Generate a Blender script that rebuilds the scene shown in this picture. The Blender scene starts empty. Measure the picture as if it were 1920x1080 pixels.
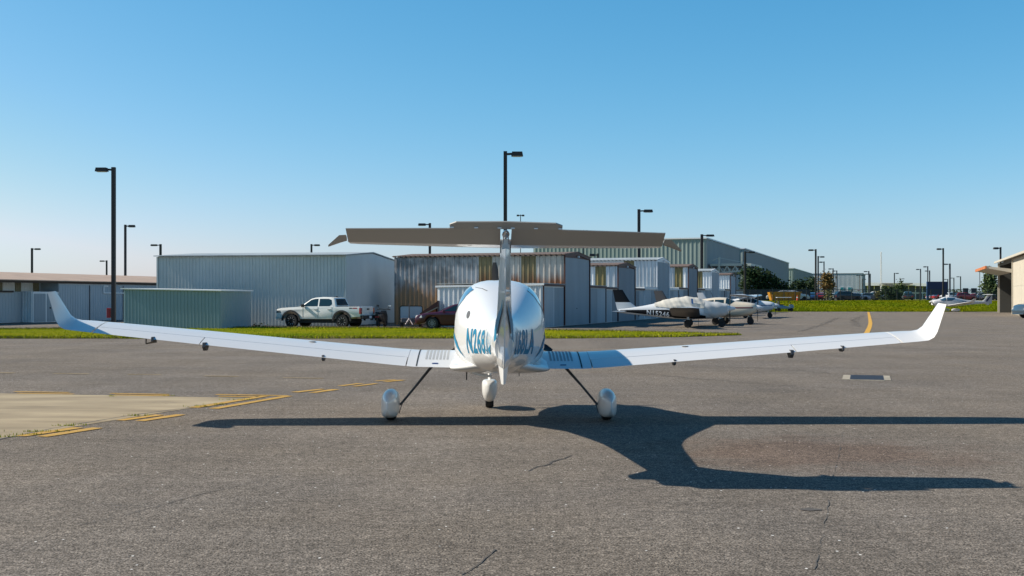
import bpy, bmesh, math, random
import numpy as np
from mathutils import Vector, Matrix
random.seed(7); RNG = np.random.default_rng(7)
R = math.radians
scene = bpy.context.scene
COL = scene.collection

# ------------------------------------------------------------------ camera
CF, CH, HY = 2162.0, 1.67, 560.0          # focal length in photo pixels, eye height, horizon row
cam_d = bpy.data.cameras.new('camera'); cam = bpy.data.objects.new('camera', cam_d); COL.objects.link(cam)
cam_d.sensor_width = 36.0; cam_d.lens = 36.0 * CF / 1920.0
cam_d.shift_y = 20.0 / 1920.0
cam_d.clip_start = 0.1; cam_d.clip_end = 9000
cam.location = (0, 0, CH); cam.rotation_euler = (R(90), 0, 0)
scene.camera = cam
# ------------------------------------------------------------------ light
SUN = Vector((-3.03, 0.33, 2.2)).normalized()
EL = math.asin(SUN.z); AZ = math.atan2(SUN.x, SUN.y)      # azimuth clockwise from +Y
world = bpy.data.worlds.new('World'); scene.world = world; world.use_nodes = True
wn = world.node_tree.nodes; wl = world.node_tree.links
wn.clear()
sky = wn.new('ShaderNodeTexSky'); sky.sky_type = 'NISHITA'; sky.sun_disc = False
sky.sun_elevation = EL; sky.sun_rotation = AZ; sky.altitude = 0
sky.air_density = 0.8; sky.dust_density = 0.7; sky.ozone_density = 3.0
# the photograph's clear, deep sky: each channel of the sky gets its own gain and contrast
tcw = wn.new('ShaderNodeTexCoord'); sxw = wn.new('ShaderNodeSeparateXYZ'); wl.new(tcw.outputs['Generated'], sxw.inputs[0])   # height in the sky: deeper blue overhead
sc_ = wn.new('ShaderNodeSeparateColor'); cc_ = wn.new('ShaderNodeCombineColor'); wl.new(sky.outputs[0], sc_.inputs[0])
for k_, (g_, a_) in enumerate(((1.65, 2.55), (.85, 1.27), (.65, 1.22))):
    m1 = wn.new('ShaderNodeMath'); m1.operation = 'MULTIPLY'; m1.inputs[1].default_value = .1
    m2 = wn.new('ShaderNodeMath'); m2.operation = 'MINIMUM'; m2.inputs[1].default_value = (.457, .585, .60)[k_]
    m3 = wn.new('ShaderNodeMath'); m3.operation = 'POWER'; m3.inputs[1].default_value = g_
    m4 = wn.new('ShaderNodeMath'); m4.operation = 'MULTIPLY'; m4.inputs[1].default_value = a_ * 10
    wl.new(sc_.outputs[k_], m1.inputs[0]); wl.new(m1.outputs[0], m2.inputs[0]); wl.new(m2.outputs[0], m3.inputs[0]); wl.new(m3.outputs[0], m4.inputs[0])
    mz = wn.new('ShaderNodeMapRange'); mz.inputs[1].default_value = .30; mz.inputs[2].default_value = .80; mz.inputs[3].default_value = 1; mz.inputs[4].default_value = (.32, .52, .62)[k_]; wl.new(sxw.outputs[2], mz.inputs[0])
    m5 = wn.new('ShaderNodeMath'); m5.operation = 'MULTIPLY'; wl.new(m4.outputs[0], m5.inputs[0]); wl.new(mz.outputs[0], m5.inputs[1]); wl.new(m5.outputs[0], cc_.inputs[k_])
bg = wn.new('ShaderNodeBackground'); bg.inputs['Strength'].default_value = 0.0757
wo = wn.new('ShaderNodeOutputWorld')
wl.new(cc_.outputs[0], bg.inputs['Color']); wl.new(bg.outputs[0], wo.inputs['Surface'])
ld = bpy.data.lights.new('sun', 'SUN'); ld.energy = 5.0; ld.angle = R(0.53); ld.color = (1.0, 0.92, 0.79)
lo = bpy.data.objects.new('sun', ld); COL.objects.link(lo)
lo.rotation_euler = (-SUN).to_track_quat('-Z', 'Y').to_euler(); lo.location = (-30, 5, 40)
vs = scene.view_settings
vs.view_transform = 'Standard'; vs.look = 'None'; vs.gamma = 1.0; vs.exposure = 0.4; vs.use_curve_mapping = False
scene.cycles.max_bounces = 8; scene.cycles.transparent_max_bounces = 16

# ------------------------------------------------------------------ measuring helpers
def gx(px, Y): return (px - 960.0) * Y / CF
def zz(py, Y): return CH - (py - HY) * Y / CF
def gp(px, py, z=0.0):
    Y = CF * (CH - z) / (py - HY); return (gx(px, Y), Y)
def sstep(a, b, t):
    t = min(1.0, max(0.0, (t - a) / (b - a))); return t * t * (3 - 2 * t)
def terr(X, Y):                            # the grass bank beyond the apron
    return 1.32 * sstep(147, 182, Y) + 0.10 * math.sin(X * .13) * sstep(150, 160, Y) * (1 - sstep(175, 190, Y))

# ------------------------------------------------------------------ materials
MATS = {}
def mat(name, col, rough=0.5, metal=0.0, coat=0.0, spec=0.5, var=0.0, vscale=3.0, bump=0.0, bscale=40.0, col2=None, stretch=None, trans=0.0, island=0.0):
    if name in MATS: return MATS[name]
    m = bpy.data.materials.new(name); m.use_nodes = True; MATS[name] = m
    nt = m.node_tree; n = nt.nodes; l = nt.links
    b = n['Principled BSDF']
    b.inputs['Base Color'].default_value = (*col, 1); b.inputs['Roughness'].default_value = rough
    b.inputs['Metallic'].default_value = metal; b.inputs['Coat Weight'].default_value = coat
    b.inputs['Coat Roughness'].default_value = 0.04; b.inputs['Specular IOR Level'].default_value = spec
    b.inputs['Transmission Weight'].default_value = trans
    tc = n.new('ShaderNodeTexCoord'); src = tc.outputs['Object']
    if stretch:
        mp = n.new('ShaderNodeMapping'); mp.inputs['Scale'].default_value = stretch
        l.new(src, mp.inputs['Vector']); src = mp.outputs[0]
    if var > 0 or col2:
        no = n.new('ShaderNodeTexNoise'); no.inputs['Scale'].default_value = vscale; no.inputs['Detail'].default_value = 6
        no.inputs['Roughness'].default_value = 0.6
        l.new(src, no.inputs['Vector'])
        cr = n.new('ShaderNodeValToRGB')
        c2 = col2 or tuple(min(1, c * (1 + var)) for c in col); c1 = col if col2 else tuple(c * (1 - var) for c in col)
        cr.color_ramp.elements[0].position = .33; cr.color_ramp.elements[1].position = .67
        cr.color_ramp.elements[0].color = (*c1, 1); cr.color_ramp.elements[1].color = (*c2, 1)
        l.new(no.outputs[0], cr.inputs[0]); last = cr.outputs[0]
        if island > 0:
            g = n.new('ShaderNodeNewGeometry'); hv = n.new('ShaderNodeHueSaturation')
            mr = n.new('ShaderNodeMapRange'); mr.inputs[3].default_value = 1 - island; mr.inputs[4].default_value = 1 + island
            l.new(g.outputs['Random Per Island'], mr.inputs[0]); l.new(mr.outputs[0], hv.inputs['Value'])
            l.new(last, hv.inputs['Color']); last = hv.outputs[0]
        l.new(last, b.inputs['Base Color'])
    if bump > 0:
        nb = n.new('ShaderNodeTexNoise'); nb.inputs['Scale'].default_value = bscale; nb.inputs['Detail'].default_value = 4
        bp = n.new('ShaderNodeBump'); bp.inputs['Strength'].default_value = bump; bp.inputs['Distance'].default_value = 0.02
        l.new(src, nb.inputs['Vector']); l.new(nb.outputs[0], bp.inputs['Height']); l.new(bp.outputs[0], b.inputs['Normal'])
    return m

def asphalt_mat(name, base, speck=True):
    m = bpy.data.materials.new(name); m.use_nodes = True; MATS[name] = m
    nt = m.node_tree; n = nt.nodes; l = nt.links; b = n['Principled BSDF']
    b.inputs['Roughness'].default_value = 0.9; b.inputs['Specular IOR Level'].default_value = 0.1
    g = n.new('ShaderNodeNewGeometry'); P = g.outputs['Position']
    def noise(scale, detail=4, rough=.6, mscale=None, rot=0):
        v = P
        if mscale:
            mp = n.new('ShaderNodeMapping'); mp.inputs['Scale'].default_value = mscale; mp.inputs['Rotation'].default_value = (0, 0, rot)
            l.new(P, mp.inputs['Vector']); v = mp.outputs[0]
        t = n.new('ShaderNodeTexNoise'); t.inputs['Scale'].default_value = scale; t.inputs['Detail'].default_value = detail
        t.inputs['Roughness'].default_value = rough; l.new(v, t.inputs['Vector']); return t.outputs[0]
    def mrange(o, a, b_, c, d):
        t = n.new('ShaderNodeMapRange'); t.inputs[1].default_value = a; t.inputs[2].default_value = b_
        t.inputs[3].default_value = c; t.inputs[4].default_value = d; l.new(o, t.inputs[0]); return t.outputs[0]
    def mul(a, b_):
        t = n.new('ShaderNodeMath'); t.operation = 'MULTIPLY'; l.new(a, t.inputs[0]); l.new(b_, t.inputs[1]); return t.outputs[0]
    patch = mrange(noise(.35, 5), .3, .7, .84, 1.14)
    streak = mrange(noise(1.0, 5, .65, (.10, 1.5, 1), R(4)), .32, .68, .92, 1.07)
    streak2 = mrange(noise(1.0, 4, .6, (.9, .06, 1), R(17)), .3, .7, .93, 1.06)
    grain = mul(mrange(noise(62, 2, .7), .34, .66, .18, 1.9), mrange(noise(28, 2, .6), .34, .66, .72, 1.28))
    grain2 = mul(mrange(noise(13, 3, .65), .35, .65, .73, 1.27), mrange(noise(4.0, 4, .65), .34, .66, .88, 1.12))
    v = mul(mul(mul(patch, streak), mul(grain, grain2)), streak2)
    # warm / cool drift of the stone
    hue = n.new('ShaderNodeValToRGB')
    e = hue.color_ramp.elements; e[0].position = .35; e[1].position = .65
    e[0].color = (base[0] * .98, base[1] * .995, base[2] * 1.03, 1); e[1].color = (base[0] * 1.02, base[1] * 1.0, base[2] * .97, 1)
    l.new(noise(.22, 3), hue.inputs[0])
    mx = n.new('ShaderNodeMix'); mx.data_type = 'RGBA'; mx.blend_type = 'MULTIPLY'; mx.inputs[0].default_value = 1
    cmb = n.new('ShaderNodeCombineColor')
    for k in range(3): l.new(v, cmb.inputs[k])
    l.new(hue.outputs[0], mx.inputs[6]); l.new(cmb.outputs[0], mx.inputs[7])
    last = mx.outputs[2]
    if speck:
        vo = n.new('ShaderNodeTexVoronoi'); vo.inputs['Scale'].default_value = 6.5; l.new(P, vo.inputs['Vector'])
        sp = mrange(vo.outputs['Distance'], .05, .075, 1, 0)
        sep = n.new('ShaderNodeSeparateColor'); l.new(vo.outputs['Color'], sep.inputs[0])
        sp = mul(sp, mrange(sep.outputs[0], .56, .59, 0, 1))
        mx2 = n.new('ShaderNodeMix'); mx2.data_type = 'RGBA'; l.new(sp, mx2.inputs[0]); l.new(last, mx2.inputs[6])
        mx2.inputs[7].default_value = (.95, .93, .88, 1); last = mx2.outputs[2]
    # broad reddish oil stain where aircraft stand, with a ragged edge
    mp = n.new('ShaderNodeMapping'); mp.vector_type = 'TEXTURE'; mp.inputs['Location'].default_value = (3.25, 12.5, 0); mp.inputs['Scale'].default_value = (1.9, 1.5, 1); l.new(P, mp.inputs['Vector'])
    ln = n.new('ShaderNodeVectorMath'); ln.operation = 'LENGTH'; l.new(mp.outputs[0], ln.inputs[0])
    ad = n.new('ShaderNodeMath'); ad.operation = 'ADD'; l.new(ln.outputs['Value'], ad.inputs[0]); l.new(mrange(noise(1.6, 5, .65), .25, .75, -.45, .45), ad.inputs[1])
    st = mrange(ad.outputs[0], .45, 1.15, .75, 0)
    mx3 = n.new('ShaderNodeMix'); mx3.data_type = 'RGBA'; mx3.blend_type = 'MULTIPLY'; l.new(st, mx3.inputs[0]); l.new(last, mx3.inputs[6]); mx3.inputs[7].default_value = (.80, .66, .60, 1); last = mx3.outputs[2]
    l.new(last, b.inputs['Base Color'])
    bp = n.new('ShaderNodeBump'); bp.inputs['Strength'].default_value = .9; bp.inputs['Distance'].default_value = .014
    l.new(noise(70, 3, .7), bp.inputs['Height']); l.new(bp.outputs[0], b.inputs['Normal'])
    return m

def rust_mat(name, col, rust, z0, z1, amount, metal=0.5, rough=0.4, stain=0.0):
    """galvanised sheet with rust creeping up from height z0 (full) to z1 (none), in object space"""
    m = bpy.data.materials.new(name); m.use_nodes = True; MATS[name] = m
    nt = m.node_tree; n = nt.nodes; l = nt.links; b = n['Principled BSDF']
    b.inputs['Roughness'].default_value = rough; b.inputs['Metallic'].default_value = metal
    tc = n.new('ShaderNodeTexCoord'); mp = n.new('ShaderNodeMapping'); mp.inputs['Scale'].default_value = (3.2, 3.2, .35)
    l.new(tc.outputs['Object'], mp.inputs['Vector'])
    no = n.new('ShaderNodeTexNoise'); no.inputs['Scale'].default_value = 1.0; no.inputs['Detail'].default_value = 6; l.new(mp.outputs[0], no.inputs['Vector'])
    sx = n.new('ShaderNodeSeparateXYZ'); l.new(tc.outputs['Object'], sx.inputs[0])
    mr = n.new('ShaderNodeMapRange'); mr.inputs[1].default_value = z0; mr.inputs[2].default_value = z1; mr.inputs[3].default_value = amount; mr.inputs[4].default_value = -.25
    l.new(sx.outputs[2], mr.inputs[0])
    ad = n.new('ShaderNodeMath'); ad.operation = 'ADD'; l.new(no.outputs[0], ad.inputs[0]); l.new(mr.outputs[0], ad.inputs[1])
    m2 = n.new('ShaderNodeMapRange'); m2.inputs[1].default_value = .45; m2.inputs[2].default_value = .85; l.new(ad.outputs[0], m2.inputs[0])
    n2 = n.new('ShaderNodeTexNoise'); n2.inputs['Scale'].default_value = 1.3; n2.inputs['Detail'].default_value = 3; l.new(tc.outputs['Object'], n2.inputs['Vector'])
    cr = n.new('ShaderNodeValToRGB'); cr.color_ramp.elements[0].position = .38; cr.color_ramp.elements[1].position = .62
    cr.color_ramp.elements[0].color = (*[c * (1 - stain) for c in col], 1); cr.color_ramp.elements[1].color = (*col, 1)
    l.new(n2.outputs[0], cr.inputs[0])
    mx = n.new('ShaderNodeMix'); mx.data_type = 'RGBA'; l.new(m2.outputs[0], mx.inputs[0]); l.new(cr.outputs[0], mx.inputs[6]); mx.inputs[7].default_value = (*rust, 1)
    l.new(mx.outputs[2], b.inputs['Base Color'])
    mm = n.new('ShaderNodeMapRange'); mm.inputs[3].default_value = metal; mm.inputs[4].default_value = 0; l.new(m2.outputs[0], mm.inputs[0]); l.new(mm.outputs[0], b.inputs['Metallic'])
    return m

white_paint = mat('white_gelcoat', (.71, .705, .69), .36, coat=.6)
fin_paint = mat('glossy_tail_paint', (.62, .625, .62), .30, coat=.8)
wing_paint = mat('white_wing_paint', (.665, .66, .65), .38, coat=.5)
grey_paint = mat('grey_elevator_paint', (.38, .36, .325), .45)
teal = mat('teal_decal', (.0, .16, .29), .5, spec=.25)
navy = mat('navy_decal', (.01, .02, .12), .3, coat=.6)
dark_gap = mat('dark_gap', (.02, .025, .03), .8)
anti_slip = mat('anti_slip_strip', (.33, .34, .35), .75)
black = mat('black_rubber', (.015, .015, .016), .8)
black_gloss = mat('black_gloss', (.012, .012, .014), .3)
dark_metal = mat('dark_metal', (.05, .05, .055), .5, metal=.6)
chrome = mat('bright_metal', (.6, .6, .62), .25, metal=1)
glass = mat('tinted_glass', (.012, .035, .05), .05, spec=.5)
vent_m = mat('vent_grille', (.07, .07, .075), .6)
canopy_glass = mat('canopy_glass', (.05, .12, .18), .03, spec=1.0, coat=1)
strut_shade_grey = mat('strut_shade_grey', (.06, .06, .065), .5)  # gear legs are white: their shade is put into this grey; plain grey on fittings

# ------------------------------------------------------------------ mesh building
class MB:
    def __init__(s): s.v = []; s.f = []; s.m = []
    def add(s, vs, fs, mi=0):
        o = len(s.v); s.v += [tuple(p) for p in vs]; s.f += [tuple(i + o for i in f) for f in fs]; s.m += [mi] * len(fs); return s
    def box(s, c, d, rz=0.0, mi=0, top=1.0, topy=None):
        x, y, z = c; a, b_, h = d[0] / 2, d[1] / 2, d[2] / 2; ty = top if topy is None else topy
        p = []
        for (sx, sy, sz) in ((-1,-1,-1),(1,-1,-1),(1,1,-1),(-1,1,-1),(-1,-1,1),(1,-1,1),(1,1,1),(-1,1,1)):
            qx = sx * a * (top if sz > 0 else 1); qy = sy * b_ * (ty if sz > 0 else 1)
            cx = qx * math.cos(rz) - qy * math.sin(rz); cy = qx * math.sin(rz) + qy * math.cos(rz)
            p.append((x + cx, y + cy, z + sz * h))
        return s.add(p, [(3,2,1,0),(4,5,6,7),(0,1,5,4),(1,2,6,5),(2,3,7,6),(3,0,4,7)], mi)
    def prism(s, poly, d0, d1, ax='y', mi=0, poly1=None):
        """poly in the plane across axis ax ('y': (x,z), 'x': (y,z), 'z': (x,y)), extruded from d0 to d1"""
        def to(p, d):
            return {'y': (p[0], d, p[1]), 'x': (d, p[0], p[1]), 'z': (p[0], p[1], d)}[ax]
        q = poly1 or poly; n = len(poly)
        vs = [to(p, d0) for p in poly] + [to(p, d1) for p in q]
        fs = [tuple(range(n)), tuple(range(2 * n - 1, n - 1, -1))] + [(i, (i + 1) % n, n + (i + 1) % n, n + i) for i in range(n)]
        return s.add(vs, fs, mi)
    def loft(s, rings, cap=True, mi=0, closed=True):
        n = len(rings[0]); vs = [p for r in rings for p in r]; fs = []
        for a in range(len(rings) - 1):
            for i in range(n if closed else n - 1):
                j = (i + 1) % n
                fs.append((a * n + i, a * n + j, (a + 1) * n + j, (a + 1) * n + i))
        if cap and closed: fs += [tuple(range(n - 1, -1, -1)), tuple((len(rings) - 1) * n + i for i in range(n))]
        return s.add(vs, fs, mi)
    def tube(s, pts, r, n=8, mi=0):
        pts = [Vector(p) for p in pts]; rs = r if isinstance(r, (list, tuple)) else [r] * len(pts); rings = []
        for i, p in enumerate(pts):
            t = (pts[min(i + 1, len(pts) - 1)] - pts[max(i - 1, 0)]).normalized()
            u = t.cross(Vector((0, 0, 1)) if abs(t.z) < .9 else Vector((1, 0, 0))).normalized(); w = t.cross(u)
            rings.append([tuple(p + (u * math.cos(2 * math.pi * k / n) + w * math.sin(2 * math.pi * k / n)) * rs[i]) for k in range(n)])
        return s.loft(rings, mi=mi)
    def lathe(s, prof, c=(0, 0, 0), ax='y', n=24, mi=0, cap=True):
        """prof: (offset along axis, radius)"""
        rings = []
        for d, r in prof:
            ring = []
            for k in range(n):
                a = 2 * math.pi * k / n; u, w = r * math.cos(a), r * math.sin(a)
                q = {'y': (u, d, w), 'x': (d, u, w), 'z': (u, w, d)}[ax]
                ring.append((c[0] + q[0], c[1] + q[1], c[2] + q[2]))
            rings.append(ring)
        return s.loft(rings, mi=mi, cap=cap)
    def build(s, name, mats, parent=None, smooth=None, bevel=0.0, tf=None):
        vs = [tf(p) for p in s.v] if tf else s.v
        me = bpy.data.meshes.new(name); me.from_pydata(vs, [], s.f)
        for m in (mats if isinstance(mats, (list, tuple)) else [mats]): me.materials.append(m)
        me.polygons.foreach_set('material_index', s.m)
        bm = bmesh.new(); bm.from_mesh(me)
        bmesh.ops.remove_doubles(bm, verts=bm.verts, dist=1e-5)
        bmesh.ops.recalc_face_normals(bm, faces=bm.faces)
        if bevel > 0:
            es = [e for e in bm.edges if len(e.link_faces) == 2 and e.calc_face_angle(0) > R(25)]
            bmesh.ops.bevel(bm, geom=es, offset=bevel, segments=2, affect='EDGES', profile=.5, clamp_overlap=True)
        bm.to_mesh(me); bm.free()
        if smooth is not None:
            me.polygons.foreach_set('use_smooth', [True] * len(me.polygons)); me.set_sharp_from_angle(angle=R(smooth))
        o = bpy.data.objects.new(name, me); COL.objects.link(o)
        if parent: o.parent = parent
        return o
def tag(o, label=None, cat=None, group=None, kind=None):
    if label: o['label'] = label
    if cat: o['category'] = cat
    if group: o['group'] = group
    if kind: o['kind'] = kind
    return o
def thing(name, label, cat, loc=(0, 0, 0), rz=0.0, group=None):
    o = bpy.data.objects.new(name, None); COL.objects.link(o); o.empty_display_size = .3
    o.location = loc; o.rotation_euler = (0, 0, rz); return tag(o, label, cat, group)
def copy_tree(o, parent=None):
    c = o.copy(); COL.objects.link(c)
    if parent: c.parent = parent
    for ch in [x for x in o.children]: copy_tree(ch, c)
    return c
def structure(name, mb, m, **k): return tag(mb.build(name, m, **k), kind='structure')
def pchip(xs, ys, x):
    xs = np.asarray(xs, float); ys = np.asarray(ys, float); h = np.diff(xs); d = np.diff(ys) / h
    m = np.zeros(len(xs)); m[0], m[-1] = d[0], d[-1]
    for i in range(1, len(xs) - 1):
        if d[i - 1] * d[i] > 0:
            w1, w2 = 2 * h[i] + h[i - 1], h[i] + 2 * h[i - 1]; m[i] = (w1 + w2) / (w1 / d[i - 1] + w2 / d[i])
    i = int(np.clip(np.searchsorted(xs, x) - 1, 0, len(h) - 1)); t = min(1, max(0, (x - xs[i]) / h[i]))
    return float((1 + 2 * t) * (1 - t) ** 2 * ys[i] + t * (1 - t) ** 2 * h[i] * m[i] + t * t * (3 - 2 * t) * ys[i + 1] + t * t * (t - 1) * h[i] * m[i + 1])
class Fus:
    """a body of superellipse sections: (y, half width, z bottom, z of max width, z top, exponent top, exponent bottom)"""
    def __init__(s, st): s.st = sorted(st)
    def at(s, y):
        ys = [a[0] for a in s.st]; return [pchip(ys, [a[k] for a in s.st], y) for k in range(1, 7)]
    def ring(s, y, n=32):
        hw, zb, zc, zt, nt, nb = s.at(y); out = []
        for k in range(n):
            a = 2 * math.pi * k / n; c, q = math.cos(a), math.sin(a); e = 2 / (nt if q >= 0 else nb); H = (zt - zc) if q >= 0 else (zc - zb)
            out.append((hw * math.copysign(abs(c) ** e, c), y, zc + H * math.copysign(abs(q) ** e, q)))
        return out
    def x(s, y, z):
        hw, zb, zc, zt, nt, nb = s.at(y); H, e = ((zt - zc), nt) if z >= zc else ((zc - zb), nb)
        return hw * max(0.0, 1 - min(1, abs(z - zc) / max(H, 1e-5)) ** e) ** (1 / e)
    def on(s, y, z, side, off=.004):
        x = s.x(y, z); d = .01
        nx = 1.0; ny = -(s.x(y + d, z) - s.x(y - d, z)) / (2 * d); nz = -(s.x(y, z + d) - s.x(y, z - d)) / (2 * d)
        L = math.sqrt(nx * nx + ny * ny + nz * nz); return (side * (x + off * nx / L), y + off * ny / L, z + off * nz / L)
    def mesh(s, mb, ys, n=32, mi=0): return mb.loft([s.ring(y, n) for y in ys], mi=mi)
    def patch(s, mb, y0, y1, zlo, zhi, side, nu=14, nv=8, off=.004, mi=0):
        vs = []; fs = []
        for i in range(nu + 1):
            y = y0 + (y1 - y0) * i / nu; a, b_ = zlo(y), zhi(y)
            for j in range(nv + 1): z = a + (b_ - a) * j / nv; vs.append(s.on(y, z, side, off(y, z) if callable(off) else off))
        for i in range(nu):
            for j in range(nv): k = i * (nv + 1) + j; fs.append((k, k + 1, k + nv + 2, k + nv + 1))
        return mb.add(vs, fs, mi)
    def strip(s, mb, pts, w, side, off=.004, mi=0, sub=6):
        """ribbon along (y,z) points with widths w"""
        P = []
        for i in range(len(pts) - 1):
            for k in range(sub): t = k / sub; P.append((pts[i][0] + (pts[i+1][0] - pts[i][0]) * t, pts[i][1] + (pts[i+1][1] - pts[i][1]) * t, w[i] + (w[i+1] - w[i]) * t))
        P.append((*pts[-1], w[-1])); vs = []; fs = []
        for i, (y, z, ww) in enumerate(P):
            a, b_ = P[max(0, i - 1)], P[min(len(P) - 1, i + 1)]; dy, dz = b_[0] - a[0], b_[1] - a[1]; L = math.hypot(dy, dz) or 1
            ny, nz = -dz / L, dy / L
            vs += [s.on(y + ny * ww / 2, z + nz * ww / 2, side, off), s.on(y - ny * ww / 2, z - nz * ww / 2, side, off)]
        for i in range(len(P) - 1): fs.append((2 * i, 2 * i + 1, 2 * i + 3, 2 * i + 2))
        return mb.add(vs, fs, mi)
def text_mesh(body, width, height, shear=0.0, bold=0.0, sub=2, spacing=1.0):
    """triangles of flat lettering fitted to width x height with its corner at the origin"""
    cu = bpy.data.curves.new('lettering', 'FONT'); cu.body = body; cu.shear = shear; cu.offset = bold; cu.resolution_u = 4; cu.space_character = spacing
    ob = bpy.data.objects.new('lettering', cu); COL.objects.link(ob)
    dg = bpy.context.evaluated_depsgraph_get(); dg.update()
    me = bpy.data.meshes.new_from_object(ob.evaluated_get(dg)); bpy.data.objects.remove(ob); bpy.data.curves.remove(cu)
    bm = bmesh.new(); bm.from_mesh(me); bpy.data.meshes.remove(me)
    bmesh.ops.triangulate(bm, faces=bm.faces)
    for _ in range(sub): bmesh.ops.subdivide_edges(bm, edges=[e for e in bm.edges], cuts=1)
    bmesh.ops.triangulate(bm, faces=bm.faces); bm.verts.index_update()
    v = np.array([x.co[:2] for x in bm.verts]); f = [tuple(q.index for q in p.verts) for p in bm.faces]; bm.free()
    lo_, hi_ = v.min(0), v.max(0); v = (v - lo_) / (hi_ - lo_) * np.array([width, height]); return v, f

# ------------------------------------------------------------------ T-tailed trainer (built nose towards +y, main wheels at y = 0)
def airfoil(f, t, up, cam=.022):
    yt = 5 * t * (.2969 * math.sqrt(f) - .126 * f - .3516 * f * f + .2843 * f ** 3 - .1036 * f ** 4)
    yc = cam / .16 * (2 * .4 * f - f * f) if f < .4 else cam / .36 * (.2 + .8 * f - f * f)
    return yc + yt if up else yc - yt
#          x    yLE   zLE    yTE   zTE   t/c  tilt
WST = [(.30, .64, .850, -.58, .745, .150, 0), (1.12, .62, .852, -.56, .750, .150, 2), (1.40, .60, .870, -.555, .771, .148, 4),
       (3.30, .52, 1.036, -.51, .945, .140, 5), (4.00, .49, 1.098, -.50, 1.010, .138, 5), (5.10, .44, 1.192, -.475, 1.115, .132, 5), (5.48, .40, 1.226, -.465, 1.152, .128, 5),
       (5.66, .35, 1.246, -.468, 1.170, .122, 8), (5.78, .24, 1.266, -.475, 1.186, .115, 18), (5.85, .12, 1.305, -.485, 1.228, .105, 45), (5.885, .02, 1.365, -.51, 1.305, .10, 72), (5.925, -.42, 1.69, -.70, 1.675, .09, 80)]
def wst(x):
    xs = [w[0] for w in WST]
    return [x] + [float(np.interp(x, xs, [w[k] for w in WST])) for k in range(1, 7)]
def wing_pt(w, f, up, side, off=0.0):
    x, yl, zl, yt, zt, t, tilt = w; c = yl - yt
    h = airfoil(f, t, up) * c + off * (1 if up else -1)
    a = R(tilt); nx, nz = -math.sin(a), math.cos(a)
    return (side * (x + nx * h), yl + (yt - yl) * f, zl + (zt - zl) * f + nz * h)
def wing_ring(w, side, f0=0.0, f1=1.0, n=14):
    fs = [f0 + (f1 - f0) * (.5 - .5 * math.cos(math.pi * k / n)) if f0 == 0 and f1 == 1 else f0 + (f1 - f0) * ((k / n) ** (1.6 if f0 == 0 else 1)) for k in range(n + 1)]
    up = [wing_pt(w, f, True, side) for f in fs]; dn = [wing_pt(w, f, False, side) for f in fs]
    if f0 == 0: dn = dn[1:]
    if f1 == 1: dn = dn[:-1]
    return up + dn[::-1]
FUS = Fus([(2.30, .36, .88, 1.18, 1.46, 2.6, 2.6), (2.05, .47, .80, 1.16, 1.54, 2.8, 2.8), (1.60, .56, .72, 1.15, 1.60, 2.9, 2.9), (1.15, .62, .68, 1.15, 1.72, 2.9, 2.9),
           (.75, .622, .66, 1.14, 1.885, 2.9, 2.9), (.30, .625, .655, 1.14, 1.93, 2.9, 2.9), (-.10, .62, .66, 1.14, 1.915, 2.8, 2.8), (-.55, .58, .68, 1.15, 1.84, 2.7, 2.6),
           (-1.0, .50, .71, 1.16, 1.735, 2.5, 2.4), (-1.5, .40, .765, 1.17, 1.62, 2.4, 2.3), (-2.1, .268, .84, 1.19, 1.505, 2.3, 2.2), (-2.65, .180, .90, 1.20, 1.45, 2.2, 2.2),
           (-3.8, .140, .985, 1.22, 1.40, 2.1, 2.1), (-4.6, .115, 1.04, 1.22, 1.37, 2, 2), (-5.04, .085, 1.07, 1.21, 1.35, 2, 2)])
FYS = [2.30, 2.2, 2.05, 1.85, 1.6, 1.4, 1.15, .95, .75, .5, .3, .1, -.1, -.3, -.55, -.75, -1.0, -1.25, -1.5, -1.8, -2.1, -2.5, -2.9, -3.3, -3.8, -4.2, -4.6, -5.04]
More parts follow.
